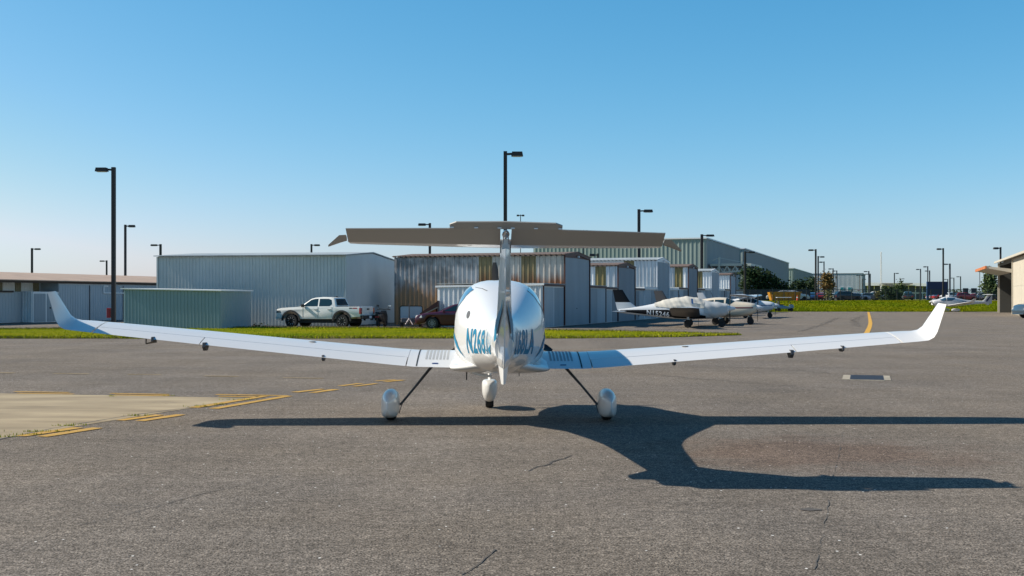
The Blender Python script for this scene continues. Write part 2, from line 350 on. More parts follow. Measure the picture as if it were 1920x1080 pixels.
def trainer(root, roll=0.0, elev=24.0, text='N268LA', deco=teal, near=True):
    def T(p):
        return (p[0] + (p[2] - .7) * roll, p[1], p[2] - p[0] * roll)
    nf = 40 if near else 20
    fb = MB(); FUS.mesh(fb, FYS, nf); fus = fb.build('fuselage', white_paint, root, smooth=50, tf=T)
    # wing root fairing
    fr = Fus([(.80, .30, .70, .80, .88, 2.5, 2.5), (.62, .60, .665, .80, .93, 2.5, 3), (.2, .70, .655, .79, .95, 2.4, 3), (-.3, .70, .660, .76, .90, 2.4, 3), (-.56, .66, .675, .745, .82, 2.3, 2.6),
              (-.85, .50, .70, .77, .86, 2.2, 2.4), (-1.2, .32, .75, .82, .93, 2.2, 2.2), (-1.6, .10, .80, .86, .93, 2, 2)])
    m = MB(); fr.mesh(m, [.8, .7, .62, .4, .2, 0, -.3, -.45, -.56, -.7, -.85, -1.0, -1.2, -1.4, -1.6], nf); m.build('wing_fairing', white_paint, root, smooth=60, tf=T)
    # glazing
    for sd in (-1, 1):
        m = MB()
        FUS.patch(m, .62, -.47, lambda y: 1.40 if y > .0 else 1.40 + (-y) * .50, lambda y: 1.83 - (.06 if y > .5 else 0) - max(0, -y - .1) * .12, sd, 18, 10, .004)
        m.build('rear_window', canopy_glass, root, smooth=50, tf=T)
    for sd in (-1, 1):
        m = MB()
        FUS.patch(m, 1.52, .72, lambda y: 1.40 if y < 1.3 else 1.40 + (y - 1.3) * .6, lambda y: FUS.at(y)[3] - .055, sd, 14, 10, .004)
        m.build('canopy_pane', canopy_glass, root, smooth=50, tf=T)
    # wings
    for sd in (-1, 1):
        m = MB()
        xs1 = [.30, .7, 1.12, 1.22]; xs2 = [1.24, 1.40, 2.3, 3.30, 4.00, 4.6, 5.10, 5.42]; xs3 = [5.44, 5.54, 5.66, 5.72, 5.78, 5.815, 5.85, 5.868, 5.885, 5.905, 5.925]
        w = MB().loft([wing_ring(wst(x), sd) for x in xs1 + [1.235]])
        w.loft([wing_ring(wst(x), sd, 0, .70) for x in xs2])
        w.loft([wing_ring(wst(x), sd) for x in xs3[:3]])
        wing = w.build('wing', wing_paint, root, smooth=40, tf=T)
        MB().loft([wing_ring(wst(x), sd) for x in xs3[2:]]).build('winglet', wing_paint, wing, smooth=60, tf=T)
        MB().loft([wing_ring(wst(x), sd, .710, 1) for x in (1.25, 1.4, 2.3, 3.3, 3.985)]).build('flap', wing_paint, wing, smooth=40, tf=T)
        MB().loft([wing_ring(wst(x), sd, .710, 1) for x in (4.0, 4.6, 5.1, 5.415)]).build('aileron', wing_paint, wing, smooth=40, tf=T)
        if near:
            # joint line round the stub wing, walkway strips
            j = MB()
            def spanstrip(xa, xb, fa, fb_, off, mb, k=12):
                vs = []; fs = []
                for i in range(k + 1):
                    f = fa + (fb_ - fa) * i / k
                    vs += [wing_pt(wst(xa), f, True, sd, off), wing_pt(wst(xb), f, True, sd, off)]
                for i in range(k): fs.append((2*i, 2*i+1, 2*i+3, 2*i+2))
                mb.add(vs, fs)
            spanstrip(1.095, 1.113, .02, .985, .003, j); j.build('wing_joint', dark_gap, wing, tf=T)
            for k in range(7):
                xa = .69 + k * .048; s_ = MB(); spanstrip(xa, xa + .026, .16, .76, .0025, s_); s_.build('walkway_strip', anti_slip, wing, smooth=60, tf=T)
            q_ = MB(); q_.lathe([(0, .001), (0, .05), (.004, .045), (.004, .001)], (0, 0, 0), 'z', 18); pc = wing_pt(wst(2.6), .38, True, sd, .001); q_.build('fuel_cap', anti_slip, wing, tf=lambda p, pc=pc: T((p[0] + pc[0], p[1] + pc[1], p[2] + pc[2] + .003)))
            for xw in (5.2, 5.38):
                pw = wing_pt(wst(xw), 1.0, True, sd); MB().tube([pw, (pw[0], pw[1] - .10, pw[2] - .005)], .0025, 5).build('static_wick', dark_metal, wing, tf=T)
            d = MB(); spanstrip(.82, .90, .875, .91, .003, d, 2); d.build('fuel_placard', navy, wing, tf=T)
            # hinge brackets under the trailing edge
            for hx, s_ in ((2.35, .62), (3.93, .95), (4.62, .62)):
                p = wing_pt(wst(hx), .86, False, sd)
                MB().prism([(.12, .03), (-.13, .03), (-.15, -.03), (-.08, -.085 * s_), (.0, -.085 * s_)], -.024 * s_, .024 * s_, 'x').build('hinge_bracket', strut_shade_grey, wing, bevel=.006,
                    tf=lambda q, p=p: T((q[0] + p[0], q[1] + p[1], q[2] + p[2])))
            if sd < 0:
                p = wing_pt(wst(4.82), .55, False, sd)
                MB().tube([(p[0], p[1], p[2] + .02), (p[0], p[1], p[2] - .10), (p[0] + .10, p[1] + .14, p[2] - .08)], .012).build('pitot_probe', strut_shade_grey, wing, tf=T)
    # tail: fin, rudder, strake
    def slab(st, f0, f1, mb):
        """st: (z, yLE, yTE, half thickness)"""
        rings = []
        for z, yl, yt, ht in st:
            fs = [f0 + (f1 - f0) * k / 8 for k in range(9)]
            def hw(f): return ht * min(1, math.sqrt(max(0, f / .30)) if f < .30 else 1 - max(0, f - .55) / .45 * .93)
            rings.append([(hw(f), yl + (yt - yl) * f, z) for f in fs] + [(-hw(f), yl + (yt - yl) * f, z) for f in fs[::-1]])
        return mb.loft(rings)
    FIN = [(1.16, -3.95, -5.47, .088), (1.34, -4.12, -5.49, .081), (1.5, -4.38, -5.505, .073), (1.75, -4.60, -5.525, .060), (2.0, -4.78, -5.545, .049), (2.17, -4.88, -5.555, .046)]
    slab(FIN[1:], 0, .655, MB()).build('fin', fin_paint, root, smooth=40, tf=T)
    rud = MB(); RUD = [(1.035, -3.9, -5.42, .072), (1.06, -3.9, -5.45, .088)] + FIN
    slab([(z, yl, yt, h) for z, yl, yt, h in RUD if z < 2.12] + [(2.12, -4.855, -5.55, .047)], .672, 1, rud)
    rudder = rud.build('rudder', fin_paint, root, smooth=40, tf=T)
    slab([(1.10, -4.35, -5.10, .06), (.98, -4.62, -5.12, .042), (.865, -4.85, -5.12, .022)], 0, 1, MB()).build('ventral_strake', white_paint, root, smooth=40, tf=T)
    # tailplane with elevator
    e = R(elev)
    for sd in (-1, 1):
        rings = []
        for x, yl, yh, zc, t in ((.03, -4.72, -5.19, 2.195, .085), (.8, -4.80, -5.19, 2.196, .070), (1.37, -4.86, -5.19, 2.196, .056), (1.46, -4.90, -5.19, 2.196, .05)):
            c = yl - yh; fs = [0, .04, .12, .3, .5, .75, 1]
            hh = [0, .55, .82, 1, .98, .85, .62]
            rings.append([(sd * x, yl - c * f, zc + t / 2 * h) for f, h in zip(fs, hh)] + [(sd * x, yl - c * f, zc - t / 2 * h) for f, h in zip(fs[::-1], hh[::-1]) if f > 0])
        MB().loft(rings).build('tailplane', white_paint, root, smooth=40, tf=T)
        rings = []
        for x, ch, t in ((.05, .275, .052), (.8, .25, .044), (1.455, .225, .034)):
            def q(d, h): return (sd * x, -5.205 - d * math.cos(e) - h * math.sin(e), 2.196 + d * math.sin(e) - h * math.cos(e))
            rings.append([q(-.012, t / 2), q(0, t / 2), q(ch, .004), q(ch, -.004), q(0, -t / 2), q(-.012, -t / 2)])
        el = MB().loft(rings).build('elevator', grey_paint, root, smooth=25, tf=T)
        # balance horn, nose down when the elevator is up
        rings = []
        for x, c0, c1, t in ((1.467, -.02, .10, .035), (1.53, -.06, .09, .034), (1.655, -.15, -.115, .012)):
            def q(d, h): return (sd * x, -5.205 - d * math.cos(e) - h * math.sin(e), 2.196 + d * math.sin(e) - h * math.cos(e))
            w3 = min(.03, (c1 - c0) / 4); rings.append([q(c0, 0), q(c0 + w3, t / 2), q((c0 + c1) / 2, t / 2), q(c1, 0), q((c0 + c1) / 2, -t / 2), q(c0 + w3, -t / 2)])
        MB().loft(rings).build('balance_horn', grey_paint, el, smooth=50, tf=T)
    # trim tab along the elevator's trailing edge
    yt_, zt_ = -5.205 - .275 * math.cos(e), 2.196 + .275 * math.sin(e); a = R(elev * 1.55)
    cy, cz = math.cos(a), math.sin(a)
    def tb(x, d, h): return (x, yt_ + .01 - d * cy - h * cz, zt_ - .004 + d * cz - h * cy)
    pl = [(-.51, .0), (-.51, .055), (-.45, .088), (0, .10), (.45, .088), (.51, .055), (.51, .0)]
    if near:
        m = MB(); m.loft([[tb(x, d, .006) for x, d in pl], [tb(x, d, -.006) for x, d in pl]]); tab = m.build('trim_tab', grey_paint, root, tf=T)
        for x in (-.49, -.27, -.06, .06, .27, .49):
            MB().box((x, yt_ - .01, zt_), (.035, .03, .012)).build('tab_hinge', white_paint, tab, tf=T)
        MB().lathe([(-5.60, .004), (-5.55, .022), (-5.40, .034), (-5.2, .036)], (0, 0, 2.262), 'y', 12).build('tail_light', chrome, root, smooth=60, tf=T)
        MB().box((0, -5.22, 2.13), (.10, .05, .075)).build('hinge_fairing', dark_gap, root, tf=T)
        for x in (-.03, .03): MB().tube([(x * .7, -5.40, 2.25), (x, -5.24, 2.10)], .005, 6).build('control_rod', chrome, root, tf=T)
    MB().lathe([(-5.28, .035), (-5.0, .055), (-4.75, .05), (-4.66, .02), (-4.63, .004)], (0, 0, 2.19), 'y', 14).build('tail_fairing', white_paint, root, smooth=60, tf=T)
    # propeller
    sp = MB().lathe([(2.28, .16), (2.34, .155), (2.48, .12), (2.60, .06), (2.66, .01)], (0, 0, 1.28), 'y', 20).build('spinner', white_paint, root, smooth=60)
    for k in range(3):
        a = R(90 + 120 * k + 3); rr = []
        for r_, w, t, tw in ((.10, .06, .05, 70), (.3, .12, .035, 50), (.6, .13, .022, 32), (.85, .11, .014, 24), (.965, .06, .008, 20)):
            c, q = math.cos(R(tw)), math.sin(R(tw)); ring = []
            for u, h in ((-.5, 0), (-.25, .5), (.2, .5), (.5, 0), (.2, -.5), (-.25, -.5)):
                tx, ty = u * w * c - h * t * q, u * w * q + h * t * c
                ring.append((r_ * math.cos(a) - tx * math.sin(a), 2.36 + ty, 1.28 + r_ * math.sin(a) + tx * math.cos(a)))
            rr.append(ring)
        MB().loft(rr).build('propeller_blade', black_gloss, root, smooth=40)
    # undercarriage
    pant = [(.46, .015, .20, .23, .26), (.42, .05, .16, .235, .31), (.30, .098, .085, .24, .385), (.12, .118, .06, .245, .425), (-.10, .122, .055, .255, .435), (-.28, .112, .06, .265, .42), (-.45, .078, .085, .275, .385), (-.58, .036, .13, .28, .335), (-.64, .008, .2, .27, .30)]
    def wheel(c, r, w, par):
        t = MB().lathe([(-w/2, r * .6), (-w/2, r * .88), (-w * .3, r), (w * .3, r), (w/2, r * .88), (w/2, r * .6)], c, 'x', 24).build('tyre', black, par, smooth=40)
    for sd in (-1, 1):
        cx = sd * 1.485
        g = Fus([(y, h, b_, c, t, 2.2, 4.0) for y, h, b_, c, t in pant]); m = MB(); g.mesh(m, [.46, .44, .42, .36, .3, .2, .12, 0, -.1, -.2, -.28, -.36, -.45, -.52, -.58, -.62, -.64], 24)
        wp = m.build('wheel_fairing', white_paint, root, smooth=55, tf=lambda p: (p[0] + cx, p[1], p[2]))
        wheel((cx, 0, .19), .19, .14, wp)
        MB().tube([T((sd * .88, .10, .80)), T((sd * .93, .08, .72)), (sd * 1.15, .04, .46), (sd * 1.345, .01, .225), (sd * 1.40, 0, .20)], [.028, .021, .017, .016, .016], 10).build('main_gear_leg', strut_shade_grey, root, smooth=60)
        if near:
            MB().tube([(sd * 1.27, -.04, .32), (sd * 1.33, -.1, .22), (sd * 1.36, -.07, .13), (sd * 1.37, -.03, .10)], .006, 6).build('brake_line', strut_shade_grey, root)
    nx = -.13; ny = 1.78
    g = Fus([(.36, .01, .20, .25, .30, 2, 2), (.26, .07, .14, .26, .36, 2.2, 2.6), (.08, .108, .09, .30, .43, 3, 2.6), (-.14, .118, .10, .33, .45, 4, 2.4), (-.32, .108, .14, .35, .45, 4, 2.2), (-.42, .075, .21, .36, .43, 3.2, 2.1), (-.47, .01, .30, .34, .37, 2, 2)])
    m = MB(); g.mesh(m, [.36, .32, .26, .17, .08, -.03, -.14, -.24, -.32, -.38, -.42, -.45, -.47], 24)
    npant = m.build('nose_wheel_fairing', white_paint, root, smooth=55, tf=lambda p: (p[0] + nx, p[1] + ny, p[2]))
    wheel((nx, ny, .17), .17, .125, npant)
    MB().tube([(nx * .4, 2.0, .86), (nx, ny + .04, .58), (nx, ny, .40)], [.055, .042, .038], 12).build('nose_gear_leg', white_paint, root, smooth=60)
    if near:
        for zo in (0, .05):
            m = MB(); g.strip(m, [(-.30, .22 + zo), (-.2, .26 + zo), (-.05, .33 + zo)], [.012, .018, .006], 1); m.build('fairing_stripe', navy, npant, tf=lambda p: (p[0] + nx, p[1] + ny, p[2]))
        # scheme: registration, swooshes, hairlines
        v, f = text_mesh(text, 1.0, 1.0, shear=.12, bold=.03, spacing=1.10)
        for sd in (-1, 1):
            y0, L, z0, H = -1.36, 1.75, .975, .33
            m = MB(); vs = []
            for a, b_ in v:
                y = y0 - a * L if sd < 0 else y0 - L + a * L
                vs.append(FUS.on(y, z0 + b_ * H * (1 - .22 * (y0 - y) / L) + .075 * ((y0 - y) / L), sd, .004))
            m.add(vs, f); m.build('registration', deco, fus, tf=T)
            for pts, w in (([(.10, 1.22), (-.3, 1.15), (-.65, 1.05), (-.98, .90)], [.03, .075, .09, .006]),):
                m = MB(); FUS.strip(m, pts, w, sd, .0045, sub=8); m.build('swoosh', deco, fus, tf=T)
            for q in range(3):
                m = MB(); FUS.strip(m, [(.0, .95 + q * .03), (-.35, .90 + q * .03), (-.75, .78 + q * .04)], [.004, .01, .003], sd, .004, sub=8); m.build('hairline', anti_slip, fus, tf=T)
            m = MB(); FUS.strip(m, [(-3.2, 1.12), (-3.45, 1.10), (-3.8, 1.12), (-4.3, 1.20)], [.01, .06, .08, .02], sd, .0045, sub=8); m.build('tail_swoosh', deco, fus, tf=T)
            # curl of the scheme on the fin side
            vs = []; fs = []; pts = [(1.18, -4.86, .08), (1.28, -4.92, .16), (1.38, -5.02, .22), (1.47, -5.15, .24), (1.54, -5.30, .18), (1.60, -5.41, .07), (1.66, -5.46, .02)]
            for z, y, ww in pts:
                zs = [q[0] for q in FIN]; yl = np.interp(z, zs, [q[1] for q in FIN]); yt = np.interp(z, zs, [q[2] for q in FIN]); ht = np.interp(z, zs, [q[3] for q in FIN])
                for yy in (y + ww / 2, y - ww / 2):
                    fr_ = (yl - yy) / (yl - yt); hw = ht * (math.sqrt(max(0, fr_ / .30)) if fr_ < .30 else 1 - max(0, fr_ - .55) / .45 * .93)
                    vs.append((sd * (hw + .012), yy, z))
            for i in range(len(pts) - 1): fs.append((2*i, 2*i+1, 2*i+3, 2*i+2))
            MB().add(vs, fs).build('fin_swoosh', deco, root, tf=T)
        # rear door seam, vent, step, belly aerials
        m = MB(); FUS.strip(m, [(-.36, 1.82), (-.62, 1.80), (-.80, 1.77)], [.0025] * 3, -1, .003); FUS.strip(m, [(-.36, 1.82), (-.20, 1.52), (-.02, 1.36), (.2, 1.34), (.7, 1.34)], [.0028] * 5, -1, .003)
        m.build('door_seam', dark_gap, fus, tf=T)
        c = (-1.2, 1.46); m = MB(); vs = [FUS.on(*c, -1, .004)] + [FUS.on(c[0] + .10 * math.cos(t * math.pi / 8), c[1] + .042 * math.sin(t * math.pi / 8) + .25 * .1 * math.cos(t * math.pi / 8), -1, .004) for t in range(16)]
        m.add(vs, [(0, 1 + i, 1 + (i + 1) % 16) for i in range(16)]); m.build('air_vent', vent_m, fus, tf=T)
        MB().tube([(-.40, -.45, .72), (-.36, -.62, .69), (-.22, -.70, .655), (-.10, -.72, .645)], [.018, .022, .02, .014], 8).build('boarding_step', white_paint, root, smooth=60, tf=T)
        MB().prism([(-.06, 0), (.06, 0), (.03, -.11), (-.0, -.12)], -.008, .008, 'x').build('belly_aerial', strut_shade_grey, root, tf=lambda p: T((p[0] - .44, p[1] - .2, p[2] + .68)))
        MB().tube([(.26, -.75, .70), (.26, -.75, .655)], .006, 6).build('drain_tube', strut_shade_grey, root, tf=T)

main_plane = thing('light_aircraft', 'large white light aircraft in the foreground seen from behind, teal registration N268LA, T-tail', 'airplane', (-.18, 15.9, 0), R(1.1))
trainer(main_plane, roll=.0135)

# ------------------------------------------------------------------ the ground
grass_m = mat('grass_turf', (.095, .135, .003), .95, vscale=.14, col2=(.21, .20, .006), spec=.02, bump=.8, bscale=12)
blade_m = mat('grass_blade', (.20, .26, .003), .8, vscale=.35, col2=(.40, .37, .012), spec=.02, island=.35)
bank_m = mat('bank_blade', (.07, .125, .002), .8, vscale=.07, col2=(.17, .17, .004), spec=.02, island=.2)
dry_m = mat('dry_grass_blade', (.16, .15, .04), .8, vscale=.6, col2=(.22, .19, .07), spec=.1, island=.3)
asphalt = asphalt_mat('asphalt', (.177, .151, .125))
asphalt_old = asphalt_mat('old_asphalt', (.15, .128, .105), speck=False)
concrete = mat('concrete', (.24, .19, .125), .9, vscale=1.1, col2=(.41, .33, .215), stretch=(.45, 1.5, 1), bump=.3, bscale=30, spec=.2)
yellow = mat('worn_yellow_paint', (.42, .24, .045), .8, vscale=9, col2=(.50, .31, .09), spec=.2)
yellow_new = mat('yellow_paint', (.62, .33, .03), .7, var=.15, vscale=3)
faded = mat('faded_yellow_paint', (.25, .185, .10), .85, vscale=6, col2=(.33, .24, .11))
crack_m = mat('crack_filler', (.085, .075, .066), .9)

xs = sorted(set(list(np.linspace(-900, 1500, 25)) + list(np.linspace(-60, 190, 76)))); ys = [-60, 0, 60, 120, 140, 145, 147] + list(np.linspace(148, 196, 25)) + [205, 230, 280, 400, 700, 1500, 3000, 6500]
mb = MB(); vs = [(x, y, terr(x, y) if y > 147.5 else (terr(x, y) - .05)) for y in ys for x in xs]; nx_ = len(xs)
mb.add(vs, [(j * nx_ + i, j * nx_ + i + 1, (j + 1) * nx_ + i + 1, (j + 1) * nx_ + i) for j in range(len(ys) - 1) for i in range(nx_ - 1)])
structure('ground', mb, grass_m, smooth=180)
# apron asphalt: runs from behind the camera to the foot of the grass bank
edge = [(-260, -55), (260, -55), (260, 150)] + [(x, 147.5 + .5 * math.sin(x * .21) + .35 * math.sin(x * .57 + 1) + (-3.2 if x < 36 else 0)) for x in range(200, -10, -2)] + [(-260, 146)]
mb = MB(); mb.add([(x, y, 0.0) for x, y in edge], [tuple(range(len(edge)))])
structure('apron', mb, asphalt)
# lighter concrete pad on the left with its corner pointing right
A = gp(0, 737.5); B = gp(473, 746.5); C_ = gp(0, 823)
far_l = (A[0] - (B[0] - A[0]) * .8, A[1] - (B[1] - A[1]) * .8); near_l = (C_[0] - (B[0] - C_[0]) * .8, C_[1] - (B[1] - C_[1]) * .8)
mb = MB().add([(B[0], B[1], .004), (far_l[0], far_l[1], .004), (near_l[0], near_l[1], .004)], [(0, 1, 2)])
structure('concrete_pad', mb, concrete)
def ribbon(pts, w, z=.008, wob=0.0):
    vs = []; fs = []
    for i, p in enumerate(pts):
        a, b_ = pts[max(0, i - 1)], pts[min(len(pts) - 1, i + 1)]; dx, dy = b_[0] - a[0], b_[1] - a[1]; L = math.hypot(dx, dy) or 1
        ww = (w[i] if isinstance(w, list) else w) * (1 + random.uniform(-wob, wob)); nx, ny = -dy / L * ww / 2, dx / L * ww / 2
        vs += [(p[0] + nx, p[1] + ny, z), (p[0] - nx, p[1] - ny, z)]
    return vs, [(2*i, 2*i+1, 2*i+3, 2*i+2) for i in range(len(pts) - 1)]
def dash(p, q, w, name='yellow_line', m=None, wob=.12):
    a, b_ = gp(*p), gp(*q); n = max(3, int(math.dist(a, b_) / .25))
    pts = [(a[0] + (b_[0] - a[0]) * i / n, a[1] + (b_[1] - a[1]) * i / n) for i in range(n + 1)]
    structure(name, MB().add(*ribbon(pts, w, wob=wob)), m or yellow)
for p, q in (((27, 735), (130, 736.5)), ((33, 738), (138, 739.5)), ((207, 738.3), (317, 740.3)), ((214, 741.3), (318, 742.8)), ((405, 740.3), (540, 742.6)), ((410, 743.6), (484, 744.6))):
    dash(p, q, .13)
for p, q in (((541, 743), (400, 767)), ((497, 743.2), (363, 765)), ((340, 778), (262, 790)), ((300, 778.5), (225, 789)), ((183, 803), (78, 819.5)), ((147, 802.5), (38, 818.5))):
    dash(p, q, .17)
for p, q in (((630, 730.5), (585, 737)), ((606, 730), (552, 736)), ((676, 719.5), (638, 724)), ((706, 719.5), (664, 725)), ((742, 712.5), (704, 715)), ((756, 713), (722, 716.5))):
    dash(p, q, .15, wob=.3)
for p, q in (((-40, 699), (27, 699.7)), ((100, 700.7), (167, 701.6)), ((240, 702.3), (303, 703)), ((382, 705.4), (448, 706.3)), ((530, 708.5), (607, 710)), ((-180, 698), (-110, 698.6))):
    dash(p, q, .13, 'faded_line', faded, .35)
# long taxi line on the right
pts = []
for px_, py_ in ((1628.3, 585.2), (1629.8, 592), (1631.3, 600), (1632, 606), (1630.5, 613), (1626.5, 622), (1620, 632), (1610, 645)): pts.append(gp(px_, py_))
structure('taxiway_line', MB().add(*ribbon(pts, .25, .008)), yellow_new)
# cracks and sealed joints
def crack(pts_px, w, name='pavement_crack', amp=.05):
    P = [gp(*p) for p in pts_px]; out = []
    for i in range(len(P) - 1):
        n = max(2, int(math.dist(P[i], P[i + 1]) / .10))
        for k in range(n):
            t = k / n; s_ = amp * (P[i][1] / 12)
            out.append((P[i][0] + (P[i+1][0] - P[i][0]) * t + random.uniform(-s_, s_) * .5, P[i][1] + (P[i+1][1] - P[i][1]) * t + random.uniform(-s_, s_)))
    structure(name, MB().add(*ribbon(out, w, .005, .6)), crack_m)
crack([(868, 1079), (893, 1062), (915, 1045), (941, 1026)], .014)
crack([(985, 884), (1020, 873), (1050, 862), (1076, 852)], .018)
crack([(150, 985), (230, 968), (290, 951), (370, 928), (480, 905), (560, 885)], .010, amp=.03)
crack([(0, 687.5), (180, 688), (330, 690.3), (420, 692)], .05, 'pavement_joint', .02)
crack([(1190, 700), (1400, 718), (1520, 726), (1700, 733)], .03, amp=.03)
crack([(1050, 668), (1250, 684), (1420, 690), (1560, 700)], .04, amp=.05)
crack([(1480, 640), (1700, 654), (1919, 660)], .05, amp=.05)
crack([(1500, 622), (1530, 613), (1545, 608), (1570, 596)], .03, amp=.08)
crack([(1620, 592), (1600, 600), (1608, 612), (1640, 616)], .028, amp=.08)
crack([(1210, 943), (1300, 946), (1380, 952)], .006, amp=.03); crack([(1620, 962), (1760, 975), (1850, 982)], .006, amp=.03)
crack([(-60, 860), (0, 823.5), (120, 799.5), (240, 780), (380, 761), (473, 746.8)], .035, 'pavement_joint', .012); crack([(-200, 735), (0, 737.3), (240, 741.6), (473, 746.3)], .05, 'pavement_joint', .012)
seam_m = mat('faint_seam', (.125, .108, .09), .9, var=.25, vscale=8)
for x0 in (2.95,):
    random.seed(3)
    q = [(x0 + .31 * t, 10.6 + t) for t in np.arange(-3.5, 4.5, .1)]; structure('pavement_seam', MB().add(*ribbon([(a + random.uniform(-.012, .012), b_) for a, b_ in q], [.007 * max(.15, .5 + .5 * math.sin(i * .9) + .4 * math.sin(i * .37)) for i in range(len(q))], .0045, .8)), seam_m)
rc = random.Random(5)
for _ in range(26):
    x, y = rc.uniform(40, 1880), 700 + 370 * rc.random() ** 1.5; a = rc.choice([1, -1]) * rc.uniform(.1, .5); n_ = rc.randint(3, 6); q = [(x, y)]
    for k in range(n_): x += rc.uniform(14, 40) * (y - 560) / 250; y += a * rc.uniform(-2, 9) * (y - 560) / 250; q.append((x, y))
    crack(q, rc.uniform(.003, .007), amp=.05)
# small oil spot and a broad faded stain on the stand
a = gp(1519, 956); mb = MB()
mb.add([(a[0] + .085 * math.cos(t * .4) * (1 + .25 * math.sin(t * 2.3)), a[1] + .06 * math.sin(t * .4) * (1 + .2 * math.cos(t * 1.7)), .005) for t in range(15)], [tuple(range(15))])
structure('oil_spot', mb, crack_m)
# storm drain
c0, c1 = gp(1583, 713.3), gp(1672, 713.3); yb = gp(1600, 704.3)[1]
dr = thing('storm_drain', 'rectangular dark metal storm drain with pale concrete ends set in the pavement', 'drain', ((c0[0] + c1[0]) / 2, c0[1] + .1, 0), -R(17))
W_ = c1[0] - c0[0]; D_ = (yb - c0[1]) * .95
pale = mat('pale_concrete', (.34, .295, .225), .9, var=.3, vscale=6)
m = MB(); m.box((-W_ * .41, D_ / 2, .005), (W_ * .17, D_, .012)); m.box((W_ * .42, D_ / 2, .005), (W_ * .15, D_, .012)); m.box((0.01, -.06, .004), (W_ * .7, .10, .009)); m.build('concrete_collar', pale, dr)
m = MB()
for k in range(22): m.box((-W_ * .32 + k * W_ * .66 / 21, D_ / 2, .006), (.035, D_, .012))
for k in range(3): m.box((0, D_ * (k + .03) / 2.06, .008), (W_ * .66, .04, .010))
m.build('grate', mat('cast_iron', (.045, .045, .055), .6, metal=.4), dr)
MB().box((0, D_ / 2, .0025), (W_ * .66, D_, .004)).build('pit', dark_gap, dr)

# grass strip between apron and hangars
NEAR = [(-90, 48.3), (-21, 48.1), (1.8, 48.2), (3.0, 48.5), (7.5, 50.2), (10.5, 52.8)]
FAR_ = [(-90, 61), (-28, 62.5), (-14.2, 66.0), (-8, 65.2), (-2, 62.6), (1.5, 60.6), (5.0, 58.4), (8.2, 55.6), (10.5, 52.9)]
def inter(P, x): return float(np.interp(x, [p[0] for p in P], [p[1] for p in P]))
gxs = list(np.arange(-90, 10.6, .5)); mb = MB(); vs = []
for x in gxs:
    n_, f_ = inter(NEAR, x), inter(FAR_, x); n_ += .12 * math.sin(x * 1.7) + .07 * math.sin(x * 4.1); f_ += .2 * math.sin(x * 1.3)
    for k in range(7):
        t = k / 6; vs.append((x, n_ + (f_ - n_) * t, .012 + .05 * math.sin(math.pi * t) ** .5))
mb.add(vs, [(i * 7 + k, (i + 1) * 7 + k, (i + 1) * 7 + k + 1, i * 7 + k + 1) for i in range(len(gxs) - 1) for k in range(6)])
structure('grass_strip', mb, grass_m, smooth=180)
def blades(name, pts, hmin, hmax, m, w=.012):
    pts = np.asarray(pts); n = len(pts); a = RNG.uniform(0, 2 * np.pi, n); h = RNG.uniform(hmin, hmax, n); ln = RNG.uniform(0, .5, (n, 2)) * h[:, None] * RNG.choice([-1, 1], (n, 2))
    ww = w * RNG.uniform(.6, 1.5, n); d = np.stack([np.cos(a), np.sin(a)], 1) * ww[:, None]
    V = np.empty((n, 3, 3)); V[:, 0, :2] = pts[:, :2] - d; V[:, 1, :2] = pts[:, :2] + d; V[:, 0, 2] = V[:, 1, 2] = pts[:, 2]; V[:, 2, :2] = pts[:, :2] + ln; V[:, 2, 2] = pts[:, 2] + h
    me = bpy.data.meshes.new(name); me.vertices.add(3 * n); me.vertices.foreach_set('co', V.reshape(-1)); me.loops.add(3 * n); me.loops.foreach_set('vertex_index', np.arange(3 * n, dtype=np.int32))
    me.polygons.add(n); me.polygons.foreach_set('loop_start', np.arange(0, 3 * n, 3, dtype=np.int32)); me.polygons.foreach_set('loop_total', np.full(n, 3, np.int32)); me.update(calc_edges=True); me.materials.append(m)
    o = bpy.data.objects.new(name, me); COL.objects.link(o); return tag(o, kind='stuff')
P = []
while len(P) < 60000:
    x = random.uniform(-31, 10.4); n_, f_ = inter(NEAR, x), inter(FAR_, x); t = random.random() ** 1.25; y = n_ + (f_ - n_) * t + random.uniform(-.12, .05)
    dens = .35 + .65 * (0.5 + .5 * math.sin(x * 2.3 + y * 1.1) * math.sin(y * 1.9 - x * .7))
    if random.random() < dens: P.append((x, y, .02))
blades('grass', P, .03, .095, blade_m, .016)
P = []
for _ in range(16000):
    x = random.uniform(-31, 10.4); n_, f_ = inter(NEAR, x), inter(FAR_, x); y = (f_ - abs(random.gauss(0, .5))) if random.random() < .7 else n_ + abs(random.gauss(0, .25)); P.append((x, y, .02))
blades('dry_grass', P, .05, .14, dry_m, .014)
P = []
for _ in range(60000):
    y = 147.6 + 38 * random.random() ** 1.4; x = random.uniform(26, 84); P.append((x, y, terr(x, y)))
blades('bank_grass', P, .04, .11, bank_m, .06)
# weeds in the joint of the concrete pad
P = []
for px_, py_, n, s_ in ((10, 820, 40, .10), (45, 816, 60, .18), (80, 810, 90, .20), (128, 799, 50, .15), (145, 797, 30, .10), (262, 780, 50, .15), (375, 763, 60, .16), (405, 759, 40, .12), (455, 750, 60, .22), (210, 743.5, 20, .08), (312, 742.5, 20, .08)):
    c = gp(px_, py_)
    for _ in range(n): P.append((c[0] + random.gauss(0, s_ * .8), c[1] + random.gauss(0, .025), .004))
blades('joint_weed', P, .01, .04, blade_m, .005)

